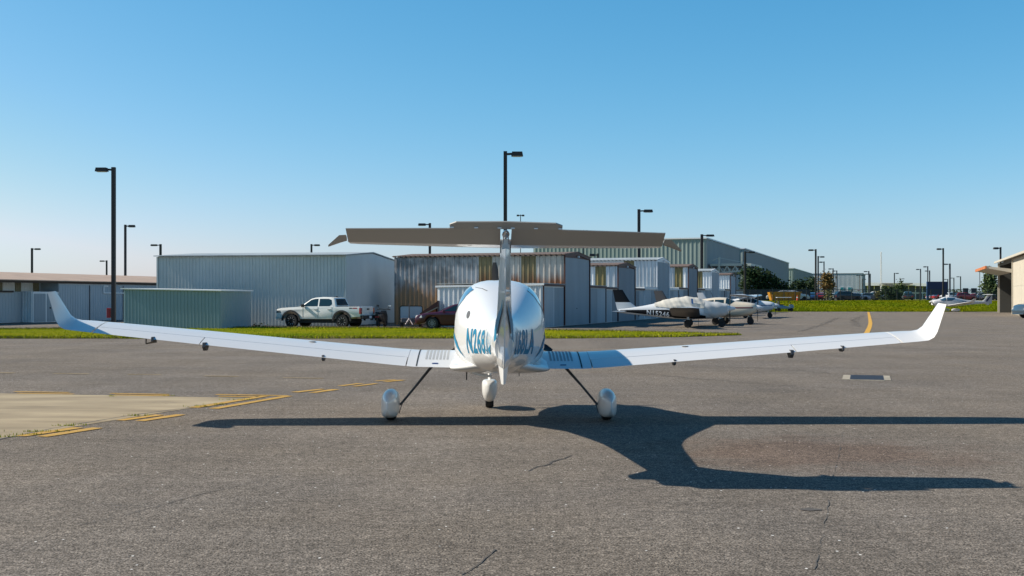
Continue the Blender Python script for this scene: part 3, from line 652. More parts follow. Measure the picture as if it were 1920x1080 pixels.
# ------------------------------------------------------------------ buildings
pale_steel = mat('pale_green_steel', (.46, .52, .52), .5, var=.06, vscale=.6)
teal_steel = mat('teal_green_steel', (.235, .335, .37), .5, var=.06, vscale=.6)
door_steel = mat('blue_grey_door_steel', (.27, .32, .36), .5, var=.08, vscale=.7, stretch=(1, 1, .25))
door_steel2 = mat('pale_door_steel', (.36, .41, .45), .5, var=.07, vscale=.7, stretch=(1, 1, .25))
dark_door = mat('dark_door_steel', (.20, .24, .28), .5, var=.08, vscale=.7, stretch=(1, 1, .25))
galv = mat('galvanised_sheet', (.58, .61, .64), .38, metal=.55, var=.18, vscale=1.5, stretch=(1, 1, .2))
olive = mat('olive_translucent_panel', (.21, .17, .07), .55, var=.3, vscale=2.5, stretch=(1, 1, .25))
white_panel = mat('white_panel', (.70, .72, .73), .5, var=.06, vscale=1.5)
rusty = rust_mat('rusty_galvanised', (.50, .47, .43), (.24, .085, .028), 2.45, 3.6, .50, .35, .45, .2)
browned = rust_mat('browned_galvanised', (.46, .46, .47), (.30, .175, .09), 1.5, 3.3, .50, .35, .42, .55)
olive_rust = rust_mat('olive_rusty_panel', (.25, .20, .10), (.17, .08, .03), 2.4, 3.9, .4, .05, .6, .3)
brown_trim = mat('brown_trim', (.075, .022, .014), .6, var=.2, vscale=3)
white_trim = mat('white_trim', (.74, .76, .78), .5)
roof_tan = mat('tan_roof_sheet', (.15, .10, .075), .7, var=.15, vscale=.8)
roof_grey = mat('grey_roof_sheet', (.33, .36, .37), .55, var=.12, vscale=.8)
beige = mat('beige_steel', (.50, .455, .375), .55, var=.05, vscale=.6)
green_grey = mat('green_grey_cladding', (.24, .30, .285), .5, var=.05, vscale=.2)
blue_grey = mat('blue_grey_cladding', (.20, .235, .25), .5, var=.05, vscale=.2)
interior = mat('dim_interior', (.06, .06, .055), .9)

def ribbed(mb, a, b_, z0, ztop, pitch=.3, depth=.035, w=.07, off=.004, mi=0, slope=.5):
    """vertical ribs on the wall from a to b (outside is to the right of a->b); ztop is a height or a function of 0..1"""
    ax, ay = a; dx, dy = b_[0] - ax, b_[1] - ay; L = math.hypot(dx, dy); ux, uy = dx / L, dy / L; nx, ny = uy, -ux
    zt = ztop if callable(ztop) else (lambda t: ztop)
    pr = [(0, 0)]; n = max(1, int(L / pitch))
    for k in range(n):
        c = (k + .5) * L / n; e = w * slope
        pr += [(c - w / 2 - e, 0), (c - w / 2, depth), (c + w / 2, depth), (c + w / 2 + e, 0)]
    pr.append((L, 0)); vs = []
    for s_, d in pr:
        x, y = ax + ux * s_ + nx * (d + off), ay + uy * s_ + ny * (d + off); vs += [(x, y, z0), (x, y, zt(s_ / L))]
    mb.add(vs, [(2*i, 2*i+2, 2*i+3, 2*i+1) for i in range(len(pr) - 1)], mi); return mb
def bar(mb, p, q, w, h=None, mi=0):
    """a square bar from p to q"""
    p, q = Vector(p), Vector(q); h = h or w; t = (q - p).normalized(); u = t.cross(Vector((0, 0, 1)))
    u = u.normalized() if u.length > 1e-4 else Vector((1, 0, 0)); v = u.cross(t)
    c = [(u * sx * w / 2 + v * sy * h / 2) for sx, sy in ((-1, -1), (1, -1), (1, 1), (-1, 1))]
    return mb.loft([[tuple(p + k) for k in c], [tuple(q + k) for k in c]], mi=mi)

# --- white corrugated hangar behind the pickup, gable end on the right (local x to the left along the front, y away)
HX, HYy, HR = -10.0, 69.4, R(-10)          # front right corner
hg = thing('hangar', 'pale corrugated metal hangar with low gable end, standing behind the white pickup truck', 'hangar', (HX, HYy, 0), HR)
Wd, Dp, He = 12.15, 10.7, 4.28
m = MB(); m.prism([(0, 0), (-Wd, 0), (-Wd, Dp), (0, Dp)], .02, He, 'z'); ribbed(m, (-Wd, 0), (0, 0), .03, He - .03, .215, .04, .045); m.build('front_wall', pale_steel, hg)
m = MB(); m.prism([(0, He), (Dp, He), (Dp / 2, He + .32)], -Wd, 0, 'x')
ribbed(m, (.003, 0), (.003, Dp), .03, lambda t: He + .30 * (1 - abs(t - .5) * 2), .23, .03, .06); m.build('gable_wall', mat('grey_gable_steel', (.50, .55, .57), .5, var=.05, vscale=.6), hg)
m = MB()
for ya, za, yb_, zb in ((-.28, He - .0, Dp / 2, He + .36), (Dp / 2, He + .36, Dp + .2, He)):
    m.add([(-Wd - .15, ya, za), (.12, ya, za), (.12, yb_, zb), (-Wd - .15, yb_, zb), (-Wd - .15, ya, za + .05), (.12, ya, za + .05), (.12, yb_, zb + .05), (-Wd - .15, yb_, zb + .05)], [(3,2,1,0),(4,5,6,7),(0,1,5,4),(1,2,6,5),(2,3,7,6),(3,0,4,7)])
m.build('roof', roof_grey, hg)
for x_ in (0, -Wd): MB().box((x_, -.03, He / 2), (.09, .12, He - .06)).build('corner_trim', pale_steel, hg)
# --- low annex in front of it
ax_ = -16.05; an = thing('shed', 'low teal-green corrugated shed with white roof edge, in front of the pale hangar', 'shed', (gx(413, 63.3), 63.3, 0), HR)
m = MB(); m.prism([(0, 0), (-5.72, 0), (-5.72, 4.25), (0, 4.25)], .02, 2.08, 'z'); ribbed(m, (-5.72, 0), (0, 0), .03, lambda t: 2.20 - .12 * t, .2, .04, .04); m.build('front_wall', teal_steel, an)
m = MB(); ribbed(m, (0.0, 0), (0.0, 4.25), .03, 2.08, .21, .03, .05); m.build('side_wall', mat('grey_teal_steel', (.34, .40, .42), .5), an)
m = MB().loft([[(-5.84, -.16, 2.20), (-5.84, 4.35, 2.22), (-5.84, 4.35, 2.28), (-5.84, -.16, 2.26)], [(.12, -.16, 2.08), (.12, 4.35, 2.10), (.12, 4.35, 2.16), (.12, -.16, 2.14)]])
m.build('roof', white_trim, an)

# --- the row of T-hangars running away to the right: local y along the row of doors, x = 0 the door line, hangars at x < 0
RA = math.atan2(.334, 1.0); RU = (math.sin(RA), math.cos(RA)); RV = (math.cos(RA), -math.sin(RA)); R0 = (1.79, 65.6)
def rowpt(t, w=0.0): return (R0[0] + RU[0] * t + RV[0] * w, R0[1] + RU[1] * t + RV[1] * w)
def t_hangar(label, t0, t1, t2, t3, low, eave, peak, trim, panels, depth=11.2, lowd=6.5, low2=None, doors=(door_steel, door_steel2), firstwhite=False):
    """low wing t0-t1, tall bay t1-t2 with a gabled door end, low wing t2-t3"""
    ox, oy = rowpt(t0); h = thing('t_hangar', label, 'hangar', (ox, oy, 0), -RA, 'T-hangars in the row on the right')
    a, b_, c = t1 - t0, t2 - t0, t3 - t0; low2 = low2 or low
    # tall bay
    m = MB(); m.prism([(-depth, a), (0, a), (0, b_), (-depth, b_)], .02, eave, 'z'); m.prism([(a, eave), (b_, eave), ((a + b_) / 2, peak)], -depth, 0, 'x')
    m.build('tall_bay', door_steel2, h)
    w = 0
    for pm, wd in panels:
        w2 = min(depth, w + wd); q = MB(); ribbed(q, (-w2, a), (-w, a), .03, eave - .02, .30, .05, .06); q.build('side_sheet', pm, h); w = w2
    d = MB(); ribbed(d, (0, a + .08), (0, b_ - .08), .04, lambda t: eave - .12 + (peak - eave) * (1 - abs(t - .5) * 2) * .3, .25, .02, .04); d.build('door', doors[0], h)
    t = MB(); bar(t, (.03, a, eave), (.03, (a + b_) / 2, peak), .10, .22); bar(t, (.03, (a + b_) / 2, peak), (.03, b_, eave), .10, .22)
    t.add([(.012, a, eave - .10), (.012, b_, eave - .10), (.012, b_, eave), (.012, (a + b_) / 2, peak), (.012, a, eave)], [(0, 1, 2, 3, 4)])
    bar(t, (.03, a, .05), (.03, a, eave), .09); bar(t, (.03, b_, .05), (.03, b_, eave), .09); bar(t, (.02, a - .03, low + .02), (-2.6, a - .03, low + .02), .10, .12); t.build('trim', trim, h)
    r = MB()
    for ya, za, yb_, zb in ((a - .15, eave - .02, (a + b_) / 2, peak), ((a + b_) / 2, peak, b_ + .15, eave - .02)):
        r.add([(-depth - .1, ya, za + .10), (.1, ya, za + .10), (.1, yb_, zb + .10), (-depth - .1, yb_, zb + .10), (-depth - .1, ya, za + .06), (.1, ya, za + .06), (.1, yb_, zb + .06), (-depth - .1, yb_, zb + .06)], [(0,1,2,3),(7,6,5,4),(4,5,1,0),(5,6,2,1),(6,7,3,2),(7,4,0,3)])
    k = 0
    while k < depth - .3:                                           # sheet ends along the eave
        bar(r, (-depth + k, a - .17, eave + .05), (-depth + k + .16, a - .17, eave + .05), .10, .10); k += .33
    r.build('roof', roof_grey if trim is white_trim else roof_tan, h)
    # low wings
    for (ya, yb_, hh, dm, nm) in ((0, a, low, doors[1], 0), (b_, c, low2, doors[0] if firstwhite else doors[1], 1)):
        if yb_ - ya < .2: continue
        m = MB(); m.prism([(-lowd, ya + .01), (-.02, ya + .01), (-.02, yb_ - .01), (-lowd, yb_ - .01)], .02, hh, 'z')
        lw = m.build('low_wing', white_panel if nm == 0 else door_steel2, h)
        if nm == 0:
            q = MB(); ribbed(q, (-lowd, ya + .01), (-.02, ya + .01), .03, hh - .02, .29, .05, .06); q.build('side_sheet', white_panel, h)
        n_d = 2 if yb_ - ya > 3 else 1
        for q_ in range(n_d):
            y0, y1 = ya + (yb_ - ya) * q_ / n_d + .06, ya + (yb_ - ya) * (q_ + 1) / n_d - .03
            d = MB(); ribbed(d, (-.02, y0), (-.02, y1), .05, hh - .12, .25, .02, .04); d.build('door', (dm, doors[0], dark_door)[(q_ + nm) % 2], h)
        t = MB(); bar(t, (.0, ya, hh + .02), (.0, yb_, hh + .02), .14, .13); bar(t, (.0, ya + .02, .05), (.0, ya + .02, hh), .07); t.build('trim', trim if nm else (brown_trim if trim is brown_trim else white_trim), h)
        if nm == 0:
            t = MB(); bar(t, (.05, ya - .02, hh + .04), (-lowd - .1, ya - .02, hh - .06), .14, .10); t.build('roof_edge', white_trim, h)
        MB().prism([(-lowd - .05, ya), (.06, ya), (.06, yb_), (-lowd - .05, yb_)], hh + .08, hh + .12, 'z').build('low_roof', roof_grey, h)
    MB().box((.03, (a + b_) / 2 - .2, 1.05), (.05, .12, .05)).build('door_handle', dark_metal, h)
    MB().box((.09, (a + b_) / 2, eave + .02), (.10, .16, .12)).build('door_lamp', white_trim, h)
    return h
std = [(galv, .86), (olive, .80), (white_panel, .9), (galv, 3), (olive, .8), (galv, 6)]
t_hangar('rust-streaked brown T-hangar beside the red car, nearest of its row', 0, 4.3, 10.3, 14.8, 2.44, 4.28, 4.52, brown_trim,
         [(rusty, 1.78), (olive_rust, .95), (rusty, 1.87), (olive_rust, .9), (browned, 5.7)], depth=11.2)
t_hangar('short T-hangar with brown gable and olive panel, second of its row', 14.8, 18.35, 24.05, 27.6, 2.38, 4.02, 4.26, brown_trim, std, doors=(dark_door, door_steel2))
t_hangar('tall T-hangar with white trim behind the tail of the covered plane', 27.6, 32.5, 38.0, 42.7, 2.5, 4.86, 5.12, white_trim, [(galv, 1.9), (olive, .9), (white_panel, 3), (galv, 6)], doors=(door_steel, door_steel2))
t_hangar('T-hangar with brown gable just left of the second lamp post', 42.7, 47.8, 53.2, 57.9, 2.6, 4.70, 4.98, brown_trim, [(white_panel, .5), (olive, .8), (galv, 1.2), (white_panel, 2), (galv, 7)], doors=(dark_door, door_steel2))
t_hangar('T-hangar with white trim behind the second lamp post', 57.9, 62.2, 67.7, 72.4, 2.65, 4.62, 4.88, white_trim, [(white_panel, .9), (olive, .9), (galv, 2), (white_panel, 8)], doors=(door_steel2, door_steel))
t_hangar('farthest T-hangar of the row, with brown gable peak', 72.4, 77.4, 82.2, 90.0, 2.7, 4.5, 4.72, brown_trim, [(white_panel, 3), (olive, .9), (galv, 9)], doors=(door_steel2, dark_door))

olive_pale = mat('pale_olive_panel', (.20, .18, .11), .55, var=.15, vscale=2); left_steel = mat('left_door_steel', (.34, .40, .45), .5, var=.06, vscale=.6, stretch=(1, 1, .25))
# --- the long low hangar on the far left: same direction, door line through (-34.1, 76.8)
L0 = (-34.1, 76.8)
lh = thing('long_hangar', 'long low hangar with tan roof and grey sliding doors at the left edge', 'hangar', (*L0, 0), -RA)
def LY(px): r = (px - 960) / CF; Y = (34.1 + .334 * 76.8) / (.334 - r); return (Y - 76.8) / RU[1]
y1, y2, y3 = LY(43), LY(62), LY(110); yE = 62.0
m = MB(); m.prism([(-14, -14), (-1.55, -14), (-1.55, y3), (0, y3), (0, yE), (-14, yE)], .02, 2.86, 'z'); m.build('wall', door_steel2, lh)
m = MB(); m.prism([(-.9, -14), (-.9, y2 - .95), (-.9, y2), (-1.54, y2), (-1.54, -14)], .02, 2.12, 'z'); ribbed(m, (-.9, -14), (-.9, y2 - .02), .03, 2.1, .28, .02, .05); m.build('low_wing', door_steel2, lh)
m = MB(); m.prism([(0, y2), (0, y3 - .01), (-1.53, y3 - .01), (-1.53, y2)], .02, 2.16, 'z'); ribbed(m, (-.95, y2), (0, y2), .03, 2.15, .22, .06, .07); m.build('porch', white_panel, lh)
for k in range(2):
    m = MB(); ya = y2 + .06 + k * (y3 - y2) / 2; ribbed(m, (.0, ya), (.0, ya + (y3 - y2) / 2 - .1), .05, 2.02, .24, .015, .04); m.build('door', door_steel, lh)
MB().box((.03, y2 + (y3 - y2) * .66, 1.02), (.05, .10, .10)).build('door_handle', dark_metal, lh)
yy = -14
for k in range(24):
    wd = .62 if k % 2 else 1.15
    if yy + wd > y3: break
    m = MB(); ribbed(m, (-1.55, yy), (-1.55, yy + wd), 2.17, 2.82, .2, .03, .05); m.build('side_sheet', olive_pale if k % 2 else white_panel, lh); yy += wd
ya = y3 + .02
for k, wd in enumerate((3.3, 3.9, 4.4, 5.5, 5.5, 6, 6)):
    m = MB(); ribbed(m, (0, ya), (0, ya + wd - .06), .05, 2.66, .26, .02, .04); m.build('door', left_steel, lh)
    MB().box((.03, ya + wd - .03, 1.35), (.04, .04, 2.6)).build('door_edge', dark_metal, lh); ya += wd
t = MB(); wy = LY(193); wy2 = LY(283); bar(t, (.06, wy, 2.1), (.06, wy2, 2.1), .08); bar(t, (.06, wy, 2.1), (.06, wy, 2.62), .08); bar(t, (.06, wy, 2.62), (.06, wy + .5, 2.62), .08); t.build('bracket_frame', white_trim, lh)
t = MB(); bar(t, (.08, -14, 2.84), (.08, yE, 2.84), .10, .16); bar(t, (-.85, -14, 2.16), (-.85, y1, 2.16), .16, .12); t.build('eave_trim', mat('dark_eave', (.05, .035, .03), .7), lh)
m = MB().loft([[(.30, -14.2, 2.90), (-7.2, -14.2, 3.62), (-14.3, -14.2, 2.9), (-14.3, -14.2, 2.96), (-7.2, -14.2, 3.68), (.30, -14.2, 2.96)], [(.30, yE + .2, 2.90), (-7.2, yE + .2, 3.62), (-14.3, yE + .2, 2.9), (-14.3, yE + .2, 2.96), (-7.2, yE + .2, 3.68), (.30, yE + .2, 2.96)]])
m.build('roof', mat('warm_tan_roof', (.42, .30, .22), .7, var=.12, vscale=.6), lh)  # warm tan is the long roof's own colour

# --- big cladded halls in the distance
def hall(label, cx, cY, wfront, depth, H, fm=green_grey, sm=blue_grey, pitch=1.25, name='warehouse'):
    z0 = terr(cx, cY + 1) - .3 if cY > 160 else 0
    h = thing(name, label, 'warehouse', (cx, cY, 0), -RA)
    m = MB(); m.prism([(0, 0), (-wfront, 0), (-wfront, depth), (0, depth)], z0, H, 'z'); m.build('hall_core', sm, h)
    m = MB(); ribbed(m, (-wfront, 0), (-.05, 0), max(.1, z0), H - .05, pitch * .6, .06, .16); m.build('front_cladding', fm, h)
    m = MB(); ribbed(m, (0, .05), (0, depth), max(.1, z0), H - .05, pitch * 1.2, .08, .25); m.build('side_cladding', sm, h)
    t = MB(); bar(t, (-wfront, -.1, H), (.1, -.1, H), .3, .22); bar(t, (.1, -.1, H), (.1, depth, H), .3, .22); t.build('parapet_trim', white_trim if fm is green_grey else sm, h)
    return h
b1 = hall('large green-grey cladded hall rising behind the row of T-hangars', 35.4, 210, 33, 46, 12.7)
hall('second green-grey hall, right of the one with the truss canopy', 52.4, 260, 12.6, 112, 12.98)
hall('third pale hall in the distance above the dark hedge', 102.5, 420, 16.8, 100, 12.77)
b4 = hall('distant flat grey hall with two small windows, behind the brownish tree', 155.7, 512, 30.8, 42, 12.9, fm=mat('grey_cladding', (.42, .47, .50), .5), pitch=.9)
for px_ in (1577, 1590):
    wx = -(155.7 - gx(px_, 516)) / RV[0]
    f = MB().box((wx, -.16, 6.12), (1.6, .12, 1.6)).build('window_frame', white_trim, b4); MB().box((wx, -.22, 6.12), (1.3, .06, 1.3)).build('pane', mat('teal_pane', (.03, .22, .25), .1), f)
# truss canopy on the first hall's side
cn = thing('truss_canopy', 'white steel truss canopy with mast and stays on the side of the large hall', 'canopy', (35.4, 210, -.67), -RA); cn.scale = (1.4, 1.4, 1.4)
steel = mat('white_steel', (.42, .46, .43), .5)
m = MB(); zt, zb_ = 5.95, 4.95; ly = 1.5
m.prism([(.3, 1.2), (5.6, 1.2), (5.6, 14), (.3, 14)], zt, zt + .3, 'z'); m.build('roof_slab', steel, cn)
for yy in (1.35, 7.5, 13.8):
    m = MB(); bar(m, (.3, yy, zb_), (4.4, yy, zb_ + .35), .18); bar(m, (4.4, yy, zb_ + .35), (5.6, yy, zt), .18)
    for k in range(4):
        xa = .4 + k * 1.05; bar(m, (xa, yy, zt), (xa + .52, yy, zb_ + .1), .13); bar(m, (xa + .52, yy, zb_ + .1), (xa + 1.05, yy, zt), .13)
    m.build('truss', steel, cn)
m = MB(); bar(m, (1.5, 1.1, zb_), (1.5, 1.1, 7.1), .20); m.build('mast', steel, cn)
m = MB(); bar(m, (1.5, 1.1, 7.0), (.2, 1.1, 6.5), .06); bar(m, (1.5, 1.1, 7.0), (5.5, 9, 6.25), .06); m.build('stay', steel, cn)

# --- beige hangar at the right edge with its folding door raised; local y along its open side, x = 0 that side, building at x > 0
rg = thing('open_hangar', 'beige metal hangar at the right edge with its orange-edged folding door raised', 'hangar', (53.45, 123, 0), -RA)
OP, HE = 16.9, 5.95
m = MB(); m.prism([(0, -18), (.25, -18), (.25, 0), (0, 0)], 0, HE, 'z'); ribbed(m, (0, 0), (0, -18), .05, 2.9, .35, .03, .06); 
q = MB(); ribbed(m, (0, 0), (0, -18), 3.0, HE - .05, .35, .03, .06); m.build('side_wall', beige, rg)
m = MB(); m.prism([(20, -18), (20.2, -18), (20.2, OP), (20, OP)], 0, HE, 'z'); m.prism([(0.25, -18), (20, -18), (20, -17.8), (.25, -17.8)], 0, HE, 'z'); m.prism([(0, OP - .25), (20, OP - .25), (20, OP), (0, OP)], 0, HE, 'z'); m.build('inner_wall', interior, rg)
for yg in (-18.12, OP + .02):
    m = MB(); m.prism([(0, 0 if yg < 0 else HE), (20.2, 0 if yg < 0 else HE), (20.2, HE), (10, HE + 1.95), (0, HE)] if yg < 0 else [(0, HE), (20.2, HE), (10, HE + 1.95)], yg, yg + .1, 'y'); m.build('gable_wall', beige, rg)
m = MB(); bar(m, (-.05, OP + .1, 0), (-.05, OP + .1, HE), .32); bar(m, (-.02, -.12, 0), (-.02, -.12, HE), .25); m.build('door_post', beige, rg)
m = MB(); ribbed(m, (1.6, OP - .6), (1.6, 1.5), .05, 4.6, .5, .05, .1); m.prism([(1.62, 1.5), (1.75, 1.5), (1.75, OP - .6), (1.62, OP - .6)], .03, 4.6, 'z'); bar(m, (1.5, OP - .6, 2.3), (1.5, 1.5, 2.3), .12); m.build('inner_door', mat('grey_inner_door', (.20, .20, .19), .7), rg)
m = MB().loft([[(-.1, 0.05, 4.45), (-2.6, .05, 4.95), (-2.6, .05, 5.15), (-.1, .05, 4.85)], [(-.1, OP - .1, 4.45), (-2.6, OP - .1, 4.95), (-2.6, OP - .1, 5.15), (-.1, OP - .1, 4.85)]]); fd = m.build('folding_door', beige, rg)
orange = mat('faded_orange_edge', (.50, .16, .05), .6, var=.2, vscale=1.5)
m = MB(); bar(m, (-2.68, 0, 5.05), (-2.68, OP, 5.05), .14, .30); m.build('door_edge', orange, fd)
m = MB().loft([[(-.5, -18.4, HE + .0), (10, -18.4, HE + 2.0), (20.6, -18.4, HE), (20.6, -18.4, HE + .14), (10, -18.4, HE + 2.16), (-.5, -18.4, HE + .14)], [(-.5, OP + .5, HE + .0), (10, OP + .5, HE + 2.0), (20.6, OP + .5, HE), (20.6, OP + .5, HE + .14), (10, OP + .5, HE + 2.16), (-.5, OP + .5, HE + .14)]]); m.build('roof', mat('beige_roof', (.40, .35, .28), .6), rg)
m = MB(); m.prism([(0, 0), (.2, 0), (.2, OP), (0, OP)], 5.62, HE, 'z'); m.build('door_header', interior, rg)
m = MB(); bar(m, (-.55, -18.4, HE + .08), (-.55, OP + .5, HE + .08), .10, .22); m.build('gutter', beige, rg)

# --- distant terminal
tm = thing('terminal', 'distant long terminal with curved white roof and dark glazing beyond the fence', 'terminal', (gx(1651, 600), 600, 1.3), -RA)
wt = mat('white_roof_far', (.85, .85, .83), .5); XT = gx(1651, 600); xa, xb = gx(1556, 600) - XT, gx(1748, 600) - XT
m = MB(); n = 24; up = []; dn = []
for k in range(n + 1):
    t = k / n; x = xa + (xb - xa) * t; z = 7.6 + 1.1 * math.sin(math.pi * t) ** .6; up.append((x, z)); dn.append((x, z - 1.3 - .3 * math.sin(math.pi * t)))
m.prism(up + dn[::-1], -6, 14, 'y'); m.build('roof', wt, tm)
m = MB(); m.prism([(xa + 2, 0), (xb - 2, 0), (xb - 2, 7.0), (xa + 2, 7.0)], 0, 12, 'y'); m.build('glazed_front', mat('far_glass', (.05, .075, .09), .2), tm)
m = MB()
for k in range(15): m.box((xa + 3 + k * (xb - xa - 6) / 14, -.3, 3.6), (.5, .5, 7.2))
m.box(((xa + xb) / 2, -.25, 3.3), (xb - xa - 4, .4, .7)); m.build('facade_frame', wt, tm)
cxa, cxb = gx(1655, 596) - XT, gx(1713, 596) - XT
m = MB(); m.loft([[(cxa, -10, 8.0), (cxb, -10, 8.0), (cxb, -10, 8.4), (cxa, -10, 8.4)], [(cxa + 5, -10, 6.6), (cxb - 4, -10, 6.6), (cxb, -10, 8.0), (cxa, -10, 8.0)]]); m.prism([(cxa, 8.0), (cxb, 8.0), (cxb - 4, 6.7), (cxa + 5, 6.7)], -10, -6.2, 'y'); m.build('entrance_canopy', mat('canopy_soffit', (.34, .33, .29), .6), tm)

# ------------------------------------------------------------------ lamp posts
post_m = mat('dark_bronze_post', (.028, .022, .020), .6)
pole_far = mat('grey_post', (.06, .065, .07), .6)
LAMPS = 'lamp posts around the apron'
def lamp_post(label, px, top, Y, d, H=9.9, r=.11, m=post_m, double=False, ztop=None):
    x = gx(px, Y); zt = zz(top, Y); zb = terr(x, Y) if Y > 147 else 0.0
    t = thing('lamp_post', label, 'lamp post', (x, Y, zb), 0, LAMPS); h = zt - zb; s = max(.6, r / .11)
    MB().box((0, 0, h / 2 - .02), (r * 2, r * 2, h)).build('pole', m, t)
    for q in ((d, -d) if double else (d,)):
        m1 = MB(); bar(m1, (q * r, 0, h - .18), (q * .42 * s, 0, h - .16), .07, .12); m1.build('arm', m, t)
        MB().box((q * .72 * s, 0, h - .17), (.72 * s, .42, .24), top=.86).build('lamp_head', m, t)
        MB().box((q * .72 * s, 0, h - .305), (.56 * s, .32, .03)).build('lamp_lens', mat('lamp_lens', (.35, .36, .36), .2), t)
    return t
p1_ = lamp_post('tall dark lamp post with a red box on it, between the left hangars', 213, 313, 73.0, -1, r=.115)
lamp_post('lamp post standing directly behind the T-tail of the foreground aircraft', 947.5, 283, 63.8, 1, r=.10)
lamp_post('lamp post with head to the right, rising behind the teal shed roof', 235, 421, 128, 1)
lamp_post('thin lamp post at the far left edge above the tan roof', 60, 465, 187, 1, r=.14)
lamp_post('small distant lamp post just left of the tall lamp post with the red box', 200, 488, 247, -1, r=.15)
lamp_post('lamp post peeking above the left corner of the pale hangar', 301, 457.5, 173, -1, r=.15)
lamp_post('lamp post peeking over the middle of the pale hangar roof', 584, 457.5, 173, 1, r=.13)
lamp_post('lamp post with head to the left, under the left half of the tailplane', 806, 418, 125, -1, r=.13)
lamp_post('tall lamp post in front of the T-hangar row', 1198, 392, 106, 1, r=.13)
lamp_post('second tall lamp post of the T-hangar row, before the corner of the large hall', 1316, 439, 146, 1, r=.16)
lamp_post('third lamp post of the row, right of the truss canopy by the dark hedge', 1397, 471, 176, 1, r=.15)
lamp_post('slim lamp post with two heads seen above the tailplane near its middle', 976, 402, 190, 1, r=.06, double=True)
lamp_post('lamp post head just above the right half of the tailplane', 1094.5, 431, 185, 1, r=.07, double=True)
lamp_post('small lamp post in front of the large hall, above the second T-hangar', 1121, 475, 118, -1, r=.09)
for lab, px, top, Y, d, r in (
    ('thick tall lamp post left of the brownish tree', 1529.5, 467, 191, -1, .20), ('shorter post close behind the thick lamp post by the brownish tree', 1534, 480, 225, 1, .20),
    ('lamp post rising just above the top of the brownish tree', 1545, 490, 252, -1, .17), ('left one of two lamp posts in front of the flat grey hall', 1562, 503, 300, -1, .20),
    ('right one of two lamp posts in front of the flat grey hall', 1569, 507, 330, -1, .20), ('lamp post with two heads at the right end of the flat grey hall', 1612, 515.5, 390, 1, .20),
    ('short far lamp post right of the flat grey hall', 1617, 523, 480, 1, .25), ('lamp post in front of the left part of the terminal', 1629, 508, 335, -1, .24),
    ('lamp post close behind another at the left part of the terminal', 1631.5, 513, 372, -1, .28), ('lamp post before the round bush at the terminal', 1677, 511.5, 360, 1, .22),
    ('tiny lamp post above the round bush', 1689, 522, 470, 1, .24), ('lamp post left of the blue billboard', 1726, 504, 315, -1, .20),
    ('lamp post directly over the left edge of the blue billboard', 1739.5, 499, 290, -1, .18), ('lamp post beside another over the blue billboard', 1743, 507, 330, -1, .22),
    ('tall lamp post crossing the right end of the blue billboard', 1768.5, 465, 187, -1, .17), ('lamp post just right of the blue billboard', 1781, 494, 262, -1, .24),
    ('small lamp post far behind, between billboard and small dark signs', 1777, 523, 470, -1, .24), ('middle small lamp post before the two small dark signs', 1788.5, 520.5, 440, -1, .24),
    ('lamp post just left of the two small dark signs', 1801, 518, 410, -1, .24), ('lamp post rising behind the roof of the beige hangar', 1876, 463, 150, -1, .15),
    ('thin post hanging below the raised orange-edged door', 1837, 505, 210, -1, .07)):
    lamp_post(lab, px, top, Y, d, r=r * .62, m=pole_far if Y > 200 else post_m, double='two heads' in lab)
# red extinguisher box on the first post
MBX = thing('extinguisher_box', 'red fire extinguisher box fixed to the tall lamp post on the left', 'box', (gx(213, 73) - .28, 72.95, 0))
red_m = mat('red_enamel', (.33, .012, .018), .4)
MB().box((0, 0, .77), (.22, .22, .62)).build('cabinet', red_m, MBX, bevel=.02); MB().box((0, -.12, .77), (.16, .02, .46)).build('cabinet_door', mat('red_enamel_dark', (.24, .01, .015), .3), MBX)
# lattice mast
mx_ = thing('radio_mast', 'thin white lattice mast rising in front of the distant terminal', 'mast', (gx(1652, 420), 420, 1.3))
Hm = zz(472, 420) - 1.3; ms = mat('white_mast', (.62, .62, .62), .5)
for k in range(3):
    a = k * 2.094; m = MB(); m.tube([(.32 * math.cos(a), .32 * math.sin(a), 0), (.18 * math.cos(a), .18 * math.sin(a), Hm)], .07, 6); m.build('leg', ms, mx_)
m = MB(); zq = .4; k = 0
while zq < Hm - .6:
    for q in range(3):
        a, b_ = (q) * 2.094, (q + 1) * 2.094; bar(m, (.3 * math.cos(a), .3 * math.sin(a), zq), (.3 * math.cos(b_), .3 * math.sin(b_), zq + .6), .05)
    zq += .6
m.build('lattice', ms, mx_)

# ------------------------------------------------------------------ vehicles (nose towards +x, left side +y)
def arc(cx, cz, r, a0, a1, n=10): return [(cx + r * math.cos(R(a0 + (a1 - a0) * k / n)), cz + r * math.sin(R(a0 + (a1 - a0) * k / n))) for k in range(n + 1)]
rim_m = mat('alloy_rim', (.42, .42, .43), .45, metal=.4)
def road_wheel(par, c, r, w, side, spokes=6, rim=rim_m, full=True, tips=False):
    t = MB().lathe([(-w/2, r * .62), (-w/2, r * .93), (-w * .38, r), (w * .38, r), (w/2, r * .93), (w/2, r * .62)], c, 'y', 22, cap=False)
    t.build('tyre', black, par, smooth=40)
    q = MB(); s = side; q.lathe([(s * w * .30, r * .64), (s * w * .30, .01)], c, 'y', 18); q.build('wheel_disc', black_gloss, par)
    if full:
        q = MB()
        if not tips: q.lathe([(s * w * .36, r * .66), (s * w * .47, r * .65), (s * w * .47, r * .60), (s * w * .36, r * .59)], c, 'y', 20, cap=False)
        for k in range(spokes):
            a = 2 * math.pi * k / spokes; r0 = .36 if tips else .1; p0 = (c[0] + r0 * r * math.cos(a), c[1] + s * w * .42, c[2] + r0 * r * math.sin(a)); p1 = (c[0] + .6 * r * math.cos(a), c[1] + s * w * .42, c[2] + .6 * r * math.sin(a)); bar(q, p0, p1, (.11 if tips else .055) * r, .06 * r)
        q.build('rim', rim, par, smooth=40)
